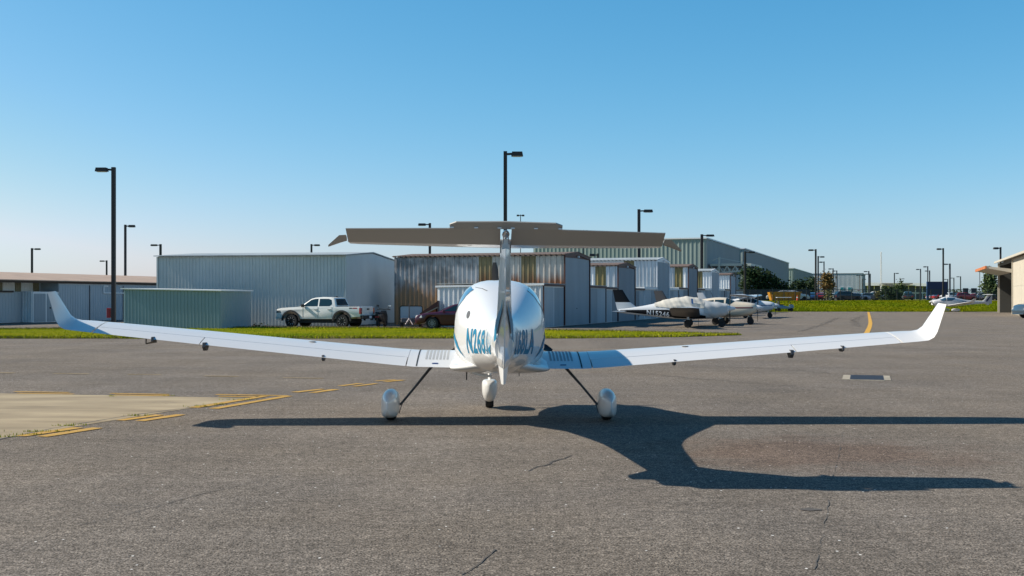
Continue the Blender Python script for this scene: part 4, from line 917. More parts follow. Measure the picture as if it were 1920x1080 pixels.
def side_panel(mb, poly, hw, side, off=.006):
    """flat-ish panel on the (tilted) side: hw(z) gives half width"""
    vs = [(x, side * (hw(z) + off), z) for x, z in poly]; mb.add(vs, [tuple(range(len(vs)))]); return mb
# --- white crew-cab pickup
pearl = mat('pearl_white_paint', (.74, .74, .72), .35, coat=.8)
flare = mat('black_flare', (.02, .02, .022), .7)
def pickup(root, paint):
    ro, fo = -1.49, 1.75; W2 = .93
    low = [(-2.62, .64)] + [(-2.05, .60)] + arc(ro, .42, .52, 170, 10) + [(-.9, .50), (1.15, .50)] + arc(fo, .42, .52, 170, 10) + [(2.36, .50), (2.62, .52), (2.70, .66), (2.71, .96), (2.66, 1.06), (2.38, 1.13), (1.30, 1.20), (1.1, 1.215), (-.95, 1.235), (-.98, 1.20), (-2.60, 1.22), (-2.64, 1.15)]
    body = MB(); body.prism(low, -W2, W2, 'y'); body.build('body', paint, root, bevel=.035, smooth=35)
    MB().box((-1.78, 0, 1.215), (1.56, 1.56, .03)).build('bed_floor', dark_gap, root)
    gh = [(1.22, 1.19), (.52, 1.66), (.25, 1.73), (-.25, 1.765), (-.72, 1.755), (-.93, 1.70), (-1.10, 1.19)]
    def hw(z): return .90 - (max(0, z - 1.2)) * .30
    m = MB(); vs = [(x, s * hw(z), z) for s in (1, -1) for x, z in gh]; n = len(gh)
    m.add(vs, [tuple(range(n)), tuple(range(2 * n - 1, n - 1, -1))] + [(i, i + 1, n + i + 1, n + i) for i in range(n - 1)]); m.build('cab', paint, root, bevel=.03, smooth=40)
    for s in (1, -1):
        side_panel(MB(), [(1.02, 1.235), (.50, 1.60), (.28, 1.655), (.06, 1.665), (.06, 1.235)], hw, s).build('front_window', glass, root)
        side_panel(MB(), [(-.03, 1.235), (-.03, 1.665), (-.60, 1.66), (-.78, 1.60), (-.84, 1.36), (-.70, 1.235)], hw, s).build('rear_side_window', glass, root)
        for x0 in (.98, .015, -.87): m = MB(); bar(m, (x0, s * (W2 + .001), .58), (x0, s * (W2 + .001), 1.19), .012); m.build('door_gap', dark_gap, root)
        for x0 in (.15, -.72): MB().box((x0 + .02, s * (W2 + .02), 1.06), (.20, .04, .04)).build('door_handle', chrome, root)
        MB().box((.93, s * 1.06, 1.27), (.12, .22, .17)).build('door_mirror', flare, root, bevel=.02)
        for c in (ro, fo):
            o_, i_ = arc(c, .42, .60, -2, 182, 14), arc(c, .42, .50, 182, -2, 14); MB().prism(o_ + i_, s * (W2 - .04), s * (W2 + .045), 'y').build('wheel_flare', flare, root)
        MB().box((2.55, s * .80, .93), (.30, .30, .15), top=.85).build('headlight', mat('headlamp', (.10, .11, .11), .1, coat=1), root, bevel=.02)
        MB().box((-2.62, s * .83, .98), (.10, .22, .34)).build('tail_light', mat('tail_lamp_red', (.30, .01, .015), .2, coat=1), root, bevel=.015)
        m = MB(); side_panel(m, [(-1.95, 1.10), (-1.95, 1.16), (-2.14, 1.16), (-2.14, 1.10)], lambda z: W2, s); m.build('bed_decal', dark_metal, root)
        m = MB(); side_panel(m, [(-2.17, 1.10), (-2.17, 1.16), (-2.45, 1.16), (-2.45, 1.10)], lambda z: W2, s); m.build('bed_decal', red_m, root)
        for cx in (ro, fo):
            wh = MB().box((cx, s * .70, .40), (.06, .2, .06)).build('hub', dark_metal, root); road_wheel(wh, (cx, s * .80, .39), .39, .27, s, 9, tips=True)
    side = MB(); side.add([(-.935, -.70, 1.30), (-.935, .70, 1.30), (-.82, .58, 1.66), (-.82, -.58, 1.66)], [(0, 1, 2, 3)]); side.build('rear_window', glass, root, tf=lambda p: (p[0] - .135 - (1.66 - p[2]) * .10, p[1], p[2]))
    MB().add([(1.235, .78, 1.22), (1.235, -.78, 1.22), (.575, -.70, 1.655), (.575, .70, 1.655)], [(0, 1, 2, 3)]).build('windscreen', glass, root)
    tg = MB().box((-2.655, 0, .96), (.06, 1.44, .50)).build('tailgate', paint, root, bevel=.02); MB().box((-2.695, 0, 1.07), (.03, .26, .09)).build('tailgate_handle', dark_gap, tg)
    MB().box((-2.74, 0, .62), (.20, 1.80, .20)).build('rear_bumper', flare, root, bevel=.03); MB().box((2.62, 0, .58), (.30, 1.80, .22)).build('front_bumper', paint, root, bevel=.05)
    MB().box((-2.85, 0, .62), (.01, .30, .14)).build('number_plate', white_trim, root)
    MB().box((-.1, 0, .40), (3.6, 1.3, .24)).build('underbody', dark_gap, root)
    MB().prism([(-.55, 1.75), (-.72, 1.83), (-.85, 1.75)], -.02, .02, 'y').build('roof_aerial', dark_metal, root)
    m = MB(); bar(m, (-2.84, 0, .48), (-3.0, 0, .48), .07); m.lathe([(0, .0), (.02, .035), (.08, .035), (.09, 0)], (-2.98, 0, .5), 'z', 10); m.build('tow_hitch', dark_metal, root)
pk = thing('pickup_truck', 'white crew-cab pickup truck with black wheel flares parked before the pale hangar', 'pickup truck', (-10.81, 66.9, 0), R(162))
pickup(pk, pearl)

# --- saloon car
def saloon(root, paint, L=4.85, W=1.84, H=1.45, rear='saloon', detail=True):
    k = L / 4.85; W2 = W / 2; fo, ro, r = 1.47 * k, -1.31 * k, .335; hs_ = H / 1.45
    low = [(-2.36 * k, .42)] + arc(ro, .32, .41, 172, 8, 8) + [(ro + .5, .24), (fo - .5, .24)] + arc(fo, .32, .41, 172, 8, 8) + [(2.25 * k, .26), (2.38 * k, .34), (2.42 * k, .56), (2.37 * k, .70), (2.22 * k, .79 * hs_), (1.9 * k, .87 * hs_), (1.05 * k, .965 * hs_), (-1.3 * k, .99 * hs_), (-2.2 * k, .98 * hs_), (-2.40 * k, .90 * hs_), (-2.43 * k, .6)]
    MB().prism(low, -W2, W2, 'y').build('body', paint, root, bevel=.06 if detail else .04, smooth=50)
    rx = {'saloon': [(-1.05 * k, 1.30 * hs_), (-1.85 * k, .96 * hs_)], 'suv': [(-1.9 * k, 1.40 * hs_), (-2.30 * k, .97 * hs_)], 'hatch': [(-1.6 * k, 1.36 * hs_), (-2.15 * k, .97 * hs_)]}[rear]
    gh = [(1.15 * k, .93 * hs_), (.35 * k, 1.33 * hs_), (.0, 1.42 * hs_), (-.5 * k, H), (-.8 * k, 1.42 * hs_)] + rx
    def hw(z): return W2 * .95 - max(0, z - .95 * hs_) * .42
    n = len(gh); vs = [(x, s * hw(z), z) for s in (1, -1) for x, z in gh]
    MB().add(vs, [tuple(range(n)), tuple(range(2 * n - 1, n - 1, -1))] + [(i, i + 1, n + i + 1, n + i) for i in range(n - 1)]).build('roof', paint, root, bevel=.035, smooth=50)
    bx = rx[0][0]
    for s in (1, -1):
        if detail:
            side_panel(MB(), [(.92 * k, .985 * hs_), (.30 * k, 1.27 * hs_), (.0, 1.345 * hs_), (-.22 * k, 1.355 * hs_), (-.22 * k, .985 * hs_)], hw, s).build('side_window', glass, root)
            side_panel(MB(), [(-.29 * k, .985 * hs_), (-.29 * k, 1.355 * hs_), (-.7 * k, 1.34 * hs_), (bx + .05, 1.24 * hs_), (bx - .25, 1.02 * hs_), (bx - .3, .985 * hs_)], hw, s).build('side_window', glass, root)
            for x0 in (.93 * k, -.25 * k): m = MB(); bar(m, (x0, s * (W2 + .001), .36), (x0, s * (W2 + .001), .93 * hs_), .012); m.build('door_gap', dark_gap, root)
            for x0 in (-.08, -1.02): MB().box((x0, s * (W2 + .015), .82), (.19, .03, .035)).build('door_handle', chrome, root)
            MB().box((.82 * k, s * (W2 + .08), 1.0), (.12, .18, .13)).build('door_mirror', paint, root, bevel=.03)
        else:
            side_panel(MB(), [(.90 * k, .99 * hs_), (.25 * k, 1.30 * hs_), (-.7 * k, 1.35 * hs_), (bx, 1.26 * hs_), (bx - .28, 1.0 * hs_)], hw, s).build('side_window', glass, root)
        MB().box((2.16 * k, s * (W2 - .17), .70), (.42, .34, .15), rz=-s * .30, top=.8).build('headlight', mat('clear_lamp', (.55, .55, .55), .15, coat=1), root, bevel=.02)
        MB().box((-2.36 * k, s * (W2 - .22), .80), (.14, .34, .16)).build('tail_light', mat('tail_lamp_red', (.30, .01, .015), .2), root)
        for cx in (ro, fo):
            wh = MB().box((cx, s * (W2 - .25), r), (.06, .2, .06)).build('hub', dark_metal, root); road_wheel(wh, (cx, s * (W2 - .10), r), r, .21, s, 10, full=detail)
    MB().add([(1.16 * k, W2 * .84, .955 * hs_), (1.16 * k, -W2 * .84, .955 * hs_), (.40 * k, -W2 * .72, 1.325 * hs_), (.40 * k, W2 * .72, 1.325 * hs_)], [(0, 1, 2, 3)]).build('windscreen', glass, root, tf=lambda p: (p[0] + .012, p[1], p[2] + .012))
    a, b_ = rx; MB().add([(b_[0] - .012, W2 * .8, b_[1] + .03), (b_[0] - .012, -W2 * .8, b_[1] + .03), (a[0] - .02, -W2 * .68, a[1] - .02), (a[0] - .02, W2 * .68, a[1] - .02)], [(0, 1, 2, 3)]).build('rear_window', glass, root)
    if detail:
        MB().box((2.36 * k, 0, .33), (.14, W * .86, .10)).build('front_spoiler', paint, root, bevel=.03); MB().box((.1, 0, .24), (3.2, 1.3, .12)).build('underbody', dark_gap, root)
maroon = mat('maroon_metallic', (.06, .004, .026), .35, coat=.5)
sx, sy = gx(779, 62.6), 62.6
sc = thing('saloon_car', 'dark maroon saloon car half hidden behind the foreground aircraft', 'car', (sx + 2.42, sy + .95, 0), R(176))
saloon(sc, maroon)

# --- motor scooter seen from behind
yS = 67.2; st = thing('motor_scooter', 'black motor scooter with mirrors parked behind the pickup tailgate', 'scooter', (gx(715, yS), yS, 0), R(78))
MB().lathe([(-.05, .14), (-.06, .22), (0, .25), (.06, .22), (.05, .14)], (-.55, 0, .25), 'y', 18).build('rear_wheel', black, st); MB().lathe([(-.05, .14), (-.06, .22), (0, .25), (.06, .22), (.05, .14)], (.68, 0, .25), 'y', 18).build('front_wheel', black, st)
g = Fus([(-.85, .10, .55, .68, .80, 2.5, 2.5), (-.5, .21, .30, .62, .84, 2.8, 2.8), (-.1, .22, .28, .55, .80, 2.8, 2.8), (.1, .18, .20, .30, .42, 3, 3), (.35, .17, .20, .30, .40, 3, 3)]); m = MB(); g.mesh(m, [-.85, -.7, -.5, -.3, -.1, 0, .1, .35], 18); m.build('body', black_gloss, st, smooth=50, tf=lambda p: (p[1], p[0], p[2]))
m = MB().loft([[(.35, -.24, .25), (.35, .24, .25), (.45, .24, .25), (.45, -.24, .25)], [(.42, -.25, .65), (.42, .25, .65), (.52, .2, .65), (.52, -.2, .65)], [(.44, -.16, .98), (.44, .16, .98), (.54, .12, .98), (.54, -.12, .98)]]); m.build('leg_shield', black_gloss, st, bevel=.02)
MB().tube([(.42, -.42, 1.02), (.46, -.2, 1.06), (.47, 0, 1.05), (.46, .2, 1.06), (.42, .42, 1.02)], .025, 8).build('handlebar', black, st)
MB().box((-.35, 0, .86), (.75, .32, .10), top=.85).build('seat', flare, st, bevel=.03)
for s in (-1, 1):
    a = MB(); a.tube([(.45, s * .24, 1.06), (.45, s * .33, 1.20)], .012, 6); arm = a.build('mirror_stalk', black, st); MB().box((.44, s * .37, 1.25), (.03, .17, .11)).build('mirror', chrome if s < 0 else black_gloss, arm, bevel=.02)
MB().box((-.82, 0, .62), (.08, .22, .08)).build('tail_light', red_m, st); MB().box((-.9, 0, .48), (.02, .18, .13)).build('number_plate', black_gloss, st)

# --- utility cart with a clear screen
yC = 68.0; ct = thing('utility_cart', 'small utility cart with clear plastic windscreen beside the rusty hangar wall', 'cart', (gx(771, yC), yC, 0), R(5))
m = MB(); 
for p, q in (((-.66, 0, .45), (-.66, 0, 1.16)), ((-.66, 0, 1.16), (-.58, 0, 1.24)), ((-.58, 0, 1.24), (.58, 0, 1.24)), ((.58, 0, 1.24), (.66, 0, 1.16)), ((.66, 0, 1.16), (.66, 0, .45)), ((-.66, 0, .45), (.66, 0, .45))): bar(m, p, q, .05)
m.build('screen_frame', black, ct)
MB().box((0, .0, .84), (1.28, .012, .74)).build('screen', mat('clear_plastic', (.42, .52, .60), .25, spec=.6, trans=.2), ct)
m = MB(); m.box((0, .55, .40), (1.2, 1.5, .28)); m.build('body', mat('grey_cart', (.10, .10, .11), .6), ct, bevel=.05)
MB().tube([(-.12, -.25, 0.12), (-.12, -.22, .9), (-.12, -.22, 1.36)], .03, 8).build('tow_post', strut_shade_grey, ct)
m = MB(); bar(m, (-.12, -.3, .5), (.10, -.55, .16), .05); bar(m, (-.12, -.3, .5), (-.34, -.55, .16), .05); m.build('tow_bracket', mat('pale_bracket', (.42, .36, .36), .5), ct)
for x in (-.55, .55):
    for y in (.1, 1.05): MB().lathe([(-.09, .12), (-.09, .2), (.09, .2), (.09, .12)], (x, y, .2), 'x', 16).build('wheel', black, ct)
MB().box((.2, .6, .62), (.5, .4, .22)).build('battery_case', mat('blue_case', (.06, .09, .14), .5), ct, bevel=.02)
# --- brown ramp leaning on the white low wing
rp = thing('loading_ramp', 'brown sloping loading ramp leaning against the low white hangar wing', 'ramp', (gx(792, 66.9), 66.9, 0), R(0))
ln = gx(820, 66.9) - gx(792, 66.9)
MB().loft([[(-.15, 0, .68), (-.15, .9, .68), (-.15, .9, .82), (-.15, 0, .82)], [(ln + .05, 0, 1.20), (ln + .05, .9, 1.20), (ln + .05, .9, 1.56), (ln + .05, 0, 1.56)]]).build('deck', brown_trim, rp)
m = MB(); bar(m, (-.15, -.04, .66), (ln + .05, -.04, 1.18), .06); m.build('rail', pale, rp)
for x, z in ((-.05, .66), (ln - .05, 1.15)): MB().box((x, .45, z / 2), (.08, .7, z)).build('support', brown_trim, rp)
MB().prism([(-.1, .70), (ln, 1.14), (ln, .35), (-.1, .35)], .1, .16, 'y').build('side_board', mat('orange_board', (.28, .10, .03), .6), rp)

# ------------------------------------------------------------------ parked light planes (nose +y, main wheels at y = 0)
cover_m = mat('cream_canvas', (.51, .49, .44), .85, var=.05, vscale=2, bump=.15, bscale=5)
cover_g = mat('grey_canvas', (.46, .47, .47), .8, var=.05, vscale=2, bump=.15, bscale=5)
plane_white = mat('plane_white', (.60, .625, .65), .35, coat=.4); plane_cream = mat('plane_cream', (.60, .53, .42), .4, coat=.3)
plane_black = mat('plane_black', (.006, .007, .010), .5, spec=.2); plane_maroon = mat('plane_maroon', (.13, .025, .03), .4)
plane_grey_shade = mat('plane_grey_shade', (.055, .055, .06), .5)  # grey of a tail fin, and painted shade under the covered plane's wings
def foil_slab(st, mb, axis='z'):
    """st: list of (pos, yLE, yTE, half thickness[, z]); axis 'z' for a fin, 'x' for wings (then z given)"""
    rings = []
    for a in st:
        pos, yl, yt, ht = a[:4]; fs = [0, .03, .10, .25, .45, .7, 1]; hh = [0, .55, .85, 1, .92, .6, .06]
        def q(f, h): y = yl + (yt - yl) * f; return (h, y, pos) if axis == 'z' else (pos, y, a[4] + h)
        rings.append([q(f, ht * h) for f, h in zip(fs, hh)] + [q(f, -ht * h) for f, h in zip(fs[::-1], hh[::-1]) if f > 0])
    return mb.loft(rings)
def ga_plane(root, paint, low=True, cover=False, stripe=None, fin_top=None, reg=None, fin_m=None, scale_top=1.0):
    top = 1.76
    F = Fus([(2.32, .20, .92, 1.10, 1.26, 2.2, 2.2), (2.2, .34, .76, 1.06, 1.34, 2.5, 2.5), (1.7, .46, .58, 1.0, 1.44, 2.7, 2.7), (1.1, .53, .50, .98, 1.50, 2.7, 2.7), (.85, .55, .49, .97, 1.56, 2.6, 2.7), (.35, .58, .48, .96, top - .02, 2.5, 2.7), (-.1, .59, .48, .96, top, 2.5, 2.7),
             (-.7, .57, .49, .96, top - .05, 2.4, 2.6), (-1.3, .48, .53, .96, 1.60, 2.3, 2.5), (-2.1, .33, .62, .95, 1.36, 2.2, 2.4), (-3.2, .17, .74, .95, 1.16, 2.1, 2.2), (-4.1, .06, .84, .95, 1.04, 2, 2)])
    ys = [2.32, 2.27, 2.2, 2.0, 1.7, 1.4, 1.1, .95, .85, .7, .5, .35, .1, -.1, -.4, -.7, -1.0, -1.3, -1.7, -2.1, -2.6, -3.2, -3.7, -4.1]
    m = MB(); F.mesh(m, ys, 24); fus = m.build('fuselage', paint, root, smooth=50)
    MB().lathe([(2.30, .17), (2.42, .165), (2.58, .11), (2.72, .02)], (0, 0, 1.10), 'y', 16).build('spinner', plane_white, root, smooth=50)
    for k in range(2):
        a = R(90 + 180 * k + 4); rr = []
        for r_, w, t in ((.08, .07, .05), (.4, .13, .03), (.75, .11, .015), (.92, .05, .008)):
            rr.append([(r_ * math.cos(a) - u * w * math.sin(a), 2.38 + h * t + u * w * .5, 1.10 + r_ * math.sin(a) + u * w * math.cos(a)) for u, h in ((-.5, 0), (0, .5), (.5, 0), (0, -.5))])
        MB().loft(rr).build('propeller_blade', black_gloss, root)
    zw = .62 if low else top + .06; dih = .115 if low else .03; half = 4.55 if low else 4.9
    for s in (1, -1):
        st = [(s * x, .68 if x < 3 or low else .62, -.95 if x < 4 or low else -.75, .09, zw + dih * x) for x in (.2, 1.5, 3.2, half - .1)] + [(s * (half + .02), .45, -.86, .05, zw + dih * half + .02), (s * (half + .14), .15, -.72, .015, zw + dih * half + .04)]
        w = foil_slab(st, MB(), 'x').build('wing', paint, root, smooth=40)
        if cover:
            w.data.materials.append(plane_grey_shade)  # underside shade put into the colour: dark grey on faces pointing down
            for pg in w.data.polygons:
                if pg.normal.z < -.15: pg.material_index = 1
        foil_slab([(s * x, -3.62, -4.38, .035, .93) for x in (.05, 1.6)], MB(), 'x').build('tailplane', paint, root, smooth=40)
        if not low:
            MB().tube([(s * .52, .25, .62), (s * 2.3, .25, zw + .03)], .035, 8).build('wing_strut', paint, root)
        # undercarriage
        gx_ = 1.48 if low else 1.15
        MB().tube([(s * (gx_ if low else .4), 0, .62 if low else .60), (s * gx_, 0, .24)], [.07, .045], 8).build('main_gear_leg', paint, root)
        wh = MB().lathe([(-.08, .12), (-.08, .2), (-.05, .235), (.05, .235), (.08, .2), (.08, .12)], (s * (gx_ + .11), 0, .235), 'x', 18).build('main_wheel', black, root, smooth=40)
        # glazing
        if not cover:
            F.patch(q := MB(), .30, -.28, lambda y: 1.26, lambda y: 1.60, s, 8, 5, .006); q.build('side_window', glass, root, smooth=50)
            F.patch(q := MB(), -.36, -.98, lambda y: 1.27, lambda y: 1.59 + (y + .36) * .14, s, 8, 5, .006); q.build('rear_side_window', glass, root, smooth=50)
            F.patch(q := MB(), .98, .42, lambda y: 1.30 if y < .7 else 1.30 + (y - .7) * .7, lambda y: F.at(y)[3] - .012, s, 8, 6, .006); q.build('windscreen_pane', glass, root, smooth=50)
        if stripe == 'black':
            q = MB(); F.patch(q, -4.0, 1.0, lambda y: F.at(y)[1] + .09 if y < -.8 else F.at(y)[1] + .04, lambda y: 1.0 + .01 * (y + 4) if y < -1.2 else max(F.at(y)[1] + .08, 1.02 - .34 * max(0, y + 1.2) / 2.2 + (.0)), s, 34, 6, .005); q.build('lower_band', plane_black, fus, smooth=50)
        elif stripe:
            q = MB(); F.patch(q, -3.9, 2.15, lambda y: 1.05 if y > -1 else 1.02, lambda y: 1.13 if y > -1 else 1.09, s, 36, 3, .005); q.build('stripe', stripe, fus, smooth=50)
        if cover:
            def off(y, z): return .03 + .018 * math.sin(z * 23 + 2.5 * math.sin(y * 3)) * max(0, 1 - abs(y + .1) / 1.2) + .012 * math.sin(y * 9 + z * 5) + .008 * math.sin(y * 21 + z * 13)
            q = MB(); F.patch(q, .92, -1.95, lambda y: 1.12 if y > -.9 else 1.12 + (-.9 - y) * .08, lambda y: F.at(y)[3] - .0005, s, 40, 16, off); q.build('cabin_cover', cover_m, root, smooth=60)
            def off2(y, z): return .035 + .012 * math.sin(y * 11 + z * 6) + .008 * math.sin(z * 17)
            q = MB(); F.patch(q, 2.22, .90, lambda y: F.at(y)[1] + .03 + max(0, 1.5 - y) * .55, lambda y: F.at(y)[3] - .0005, s, 20, 14, off2); q.build('cowling_cover', cover_g, root, smooth=60)
        if reg:
            v, f = text_mesh(reg, 1, 1, bold=.02, sub=2, spacing=1.12); vs = []
            for a, b_ in v:
                y = (-2.42 + a * 1.32) if s > 0 else (-1.10 - a * 1.32)
                z = F.at(y)[1] + .085 + b_ * .285
                vs.append(F.on(y, z, s, .011))
            MB().add(vs, f).build('registration', mat('light_lettering', (.62, .68, .74), .5), fus)
    fm = fin_m or paint
    FS = [(1.0, -2.75, -4.18, .05), (1.18, -3.05, -4.22, .05), (1.46, -3.40, -4.29, .045), (1.80, -3.62, -4.36, .04), (2.2, -3.86, -4.45, .03)]
    if fin_top:
        foil_slab(FS[:3], MB()).build('fin', fm, root, smooth=40); foil_slab([(1.462, *FS[2][1:])] + FS[3:], MB()).build('fin_top', fin_top, root, smooth=40)
    else: foil_slab(FS, MB()).build('fin', fm, root, smooth=40)
    MB().tube([(0, 1.75, .62), (0, 1.92, .22)], [.05, .04], 8).build('nose_gear_leg', paint, root)
    MB().lathe([(-.07, .11), (-.07, .19), (-.045, .215), (.045, .215), (.07, .19), (.07, .11)], (0, 1.92, .215), 'x', 18).build('nose_wheel', black, root, smooth=40)
    MB().prism([(1.72, .32), (2.1, .30), (2.02, .50), (1.78, .50)], -.09, .09, 'x').build('nose_wheel_fork', black, root, bevel=.02)
    MB().tube([(0, -.5, top), (0, -.62, top + .32)], .012, 6).build('aerial', dark_metal, root)
    MB().box((0, -2.9, .70), (.03, .06, .16)).build('tie_down_ring', dark_metal, root)
GP = 'light planes parked beside the T-hangars'
h1 = 10; c1_ = (10.35, 67.6)
pl1 = thing('covered_plane', 'light plane under a cream canvas cover, black-topped tail fin and N15246 on its side', 'airplane', (*c1_, 0), -R(90 + h1), GP)
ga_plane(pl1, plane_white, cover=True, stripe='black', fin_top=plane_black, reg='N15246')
m = MB(); m.tube([(0.55, .55, 1.0), (1.0, .6, .02)], .012, 6); m.build('tie_rope', dark_metal, pl1)
bl = MB(); bl.prism([(-.05, 0), (.05, 0), (.02, .40), (-.10, .42)], -.01, .01, 'x'); bl.build('cover_strap', mat('blue_strap', (.03, .12, .30), .6), pl1, tf=lambda p: (.57 + p[0], .25 + p[1], 1.26 + p[2]))
pl2 = thing('cream_plane', 'cream light plane with maroon stripe parked just beyond the canvas-covered plane', 'airplane', (13.5, 74.6, 0), -R(90 + 22), GP)
ga_plane(pl2, plane_cream, stripe=plane_maroon, fin_m=plane_grey_shade, fin_top=plane_grey_shade)
pl3 = thing('high_wing_plane', 'white high-wing light plane, third in the line by the T-hangars', 'airplane', (20.55, 100.6, 0), -R(90 + 20), GP)
ga_plane(pl3, plane_white, low=False, stripe=mat('plane_blue_stripe', (.08, .14, .26), .4))
far_t = thing('far_trainer', 'small white T-tailed light plane with blue marks, parked far right by the grass bank', 'airplane', (gx(1781, 147.0), 147.0, terr(56, 147.0)), R(93))
trainer(far_t, elev=-4, near=False)
for s in (-1, 1):
    m = MB(); FUS.patch(m, -.95, -2.6, lambda y: 1.08, lambda y: 1.08 + .24 * (1 - (y + 1.8) ** 2), s, 14, 5, .006); m.build('blue_mark', navy, far_t)
m = MB(); m.add([(-.09, -4.5, 1.2), (-.09, -4.75, 1.2), (-.075, -5.35, 2.0), (-.075, -5.2, 2.0)], [(0, 1, 2, 3)]); m.build('tail_mark', navy, far_t)

# ------------------------------------------------------------------ beyond the apron: golf cart, skip, fence, cars, signs
gc = thing('golf_cart', 'blue golf cart with white roof on the grass behind the high-wing plane', 'golf cart', (gx(1470, 150), 150, terr(35, 150)), R(0))
MB().loft([[(-1.1, -.55, .35), (1.15, -.55, .32), (1.15, .55, .32), (-1.1, .55, .35)], [(-1.15, -.58, .62), (.8, -.58, .5), (.8, .58, .5), (-1.15, .58, .62)], [(-1.1, -.5, .8), (-.3, -.5, .8), (-.3, .5, .8), (-1.1, .5, .8)]]).build('body', mat('cart_blue', (.12, .24, .38), .4, coat=.5), gc, bevel=.04)
MB().prism([(.75, .4), (1.2, .45), (1.1, .85), (.8, .9)], -.55, .55, 'y').build('front_cowl', mat('cart_blue2', (.14, .27, .42), .4, coat=.5), gc, bevel=.04)
MB().box((-.45, 0, .86), (.55, 1.05, .12)).build('seat', mat('cart_seat', (.05, .05, .05), .6), gc, bevel=.03); MB().box((-.72, 0, 1.10), (.10, 1.05, .40)).build('seat_back', flare, gc, bevel=.03)
for x in (-.95, .75):
    for y in (-.5, .5): MB().tube([(x, y, .6), (x * .92, y, 1.78)], .02, 6).build('roof_post', dark_metal, gc)
MB().box((-.08, 0, 1.80), (1.9, 1.15, .07), top=.95).build('roof', plane_white, gc, bevel=.02)
for x in (-.8, .85):
    for y in (-.55, .55): MB().lathe([(-.09, .12), (-.09, .22), (.09, .22), (.09, .12)], (x, y, .22), 'y', 16).build('wheel', black, gc)
MB().tube([(.55, .25, .8), (.38, .25, 1.1)], .015, 6).build('steering_column', dark_metal, gc)
Z0 = 1.32
sk = thing('skip', 'orange-yellow open skip standing by the fence on the grass', 'skip', (gx(1471, 191), 191, Z0))
yel = mat('skip_yellow', (.55, .24, .012), .6, var=.15, vscale=1.5)
MB().loft([[(-2.3, -.8, .05), (2.3, -.8, .05), (2.3, .8, .05), (-2.3, .8, .05)], [(-2.65, -.95, 1.42), (2.5, -.95, 1.42), (2.5, .95, 1.42), (-2.65, .95, 1.42)]]).build('tub', yel, sk)
m = MB()
for k in range(6): bar(m, (-2.2 + k * .88, -.88, .1), (-2.3 + k * .92, -1.0, 1.38), .12)
m.build('rib', mat('skip_rib', (.47, .20, .012), .6), sk); m = MB(); bar(m, (-2.75, -.98, 1.42), (2.6, -.98, 1.42), .14); m.build('rim', yel, sk)
cn_ = thing('traffic_cone', 'red-orange traffic cone at the right end of the yellow skip', 'cone', (gx(1495, 189), 189, Z0))
MB().lathe([(0, .22), (.04, .22), (.05, .17), (.85, .06), (.88, .05)], (0, 0, .03), 'z', 16).build('cone_body', mat('cone_orange', (.65, .07, .02), .5), cn_); MB().box((0, 0, .03), (.56, .56, .05)).build('cone_base', flare, cn_); MB().lathe([(.45, .13), (.62, .105)], (0, 0, .03), 'z', 16).build('cone_band', white_trim, cn_)
# chain-link fence
fx0, fx1 = gx(1385, 187.5), gx(1990, 187.5); FY = 187.5
fn = thing('chain_link_fence', 'dark chain-link fence with posts along the top of the grass bank', 'fence', ((fx0 + fx1) / 2, FY, Z0))
L = fx1 - fx0; k = 0; x = -L / 2; fpost = mat('fence_post', (.035, .04, .04), .6)
while x <= L / 2:
    MB().box((x, 0, .92), (.10, .10, 1.95)).build('fence_post', fpost, fn); x += 1.84
m = MB(); bar(m, (-L / 2, 0, 1.86), (L / 2, 0, 1.86), .06); m.build('top_rail', fpost, fn)
m = MB(); bar(m, (-L / 2, 0, .12), (L / 2, 0, .12), .03); m.build('bottom_wire', fpost, fn)
m = MB(); H_ = 1.72; x = -L / 2
while x < L / 2 - H_:
    w = .008
    for a, b_ in ((x, x + H_), (x + H_, x)): m.add([(a - w, .004 if a < b_ else -.004, .12), (a + w, .004 if a < b_ else -.004, .12), (b_ + w, .004 if a < b_ else -.004, .12 + H_), (b_ - w, .004 if a < b_ else -.004, .12 + H_)], [(0, 1, 2, 3)])
    x += .13
m.build('chain_link', mat('wire', (.05, .055, .055), .6), fn)
# dark screening panel in front of the hedge
sf = thing('screen_fence', 'dark blue-grey screening fence below the tall dark hedge', 'fence', (gx(1392, 198), 198, 1.3), R(2))
wS = gx(1520, 198) - gx(1392, 198); m = MB(); m.prism([(0, .1), (wS, .1), (wS, 1.9), (0, 1.9)], -.03, .03, 'y'); m.build('screen', mat('screen_cloth', (.022, .032, .042), .8, var=.2, vscale=1), sf)
for k in range(6): MB().box((k * wS / 5, -.06, 1.0), (.08, .08, 2.0)).build('screen_post', fpost, sf)
# car park and road beyond
structure('car_park', MB().add([(20, 194, Z0 + .006), (160, 194, Z0 + .006), (170, 345, Z0 + .006), (20, 345, Z0 + .006)], [(0, 1, 2, 3)]), asphalt_old)
structure('path', MB().add(*ribbon([(gx(1690, 197), 197), (gx(1703, 215), 215), (gx(1712, 240), 240), (gx(1730, 300), 300)], 5.0, Z0 + .011)), concrete)
structure('verge', MB().add([(gx(1700, 206), 206, Z0 + .014), (gx(1775, 206), 206, Z0 + .014), (gx(1790, 238), 238, Z0 + .014), (gx(1716, 238), 238, Z0 + .014)], [(0, 1, 2, 3)]), grass_m)
def cpaint(n, c): return mat('car_' + n, c, .3, coat=.8)
CP = {'white': cpaint('white', (.62, .64, .66)), 'silver': cpaint('silver', (.35, .37, .40)), 'red': cpaint('red', (.40, .02, .025)), 'blue': cpaint('blue', (.03, .10, .28)), 'dark': cpaint('dark', (.025, .03, .04)), 'grey': cpaint('grey', (.12, .13, .14)), 'pale blue': cpaint('pale', (.28, .38, .50))}
CG = 'cars in the car park beyond the fence'; protos = {}
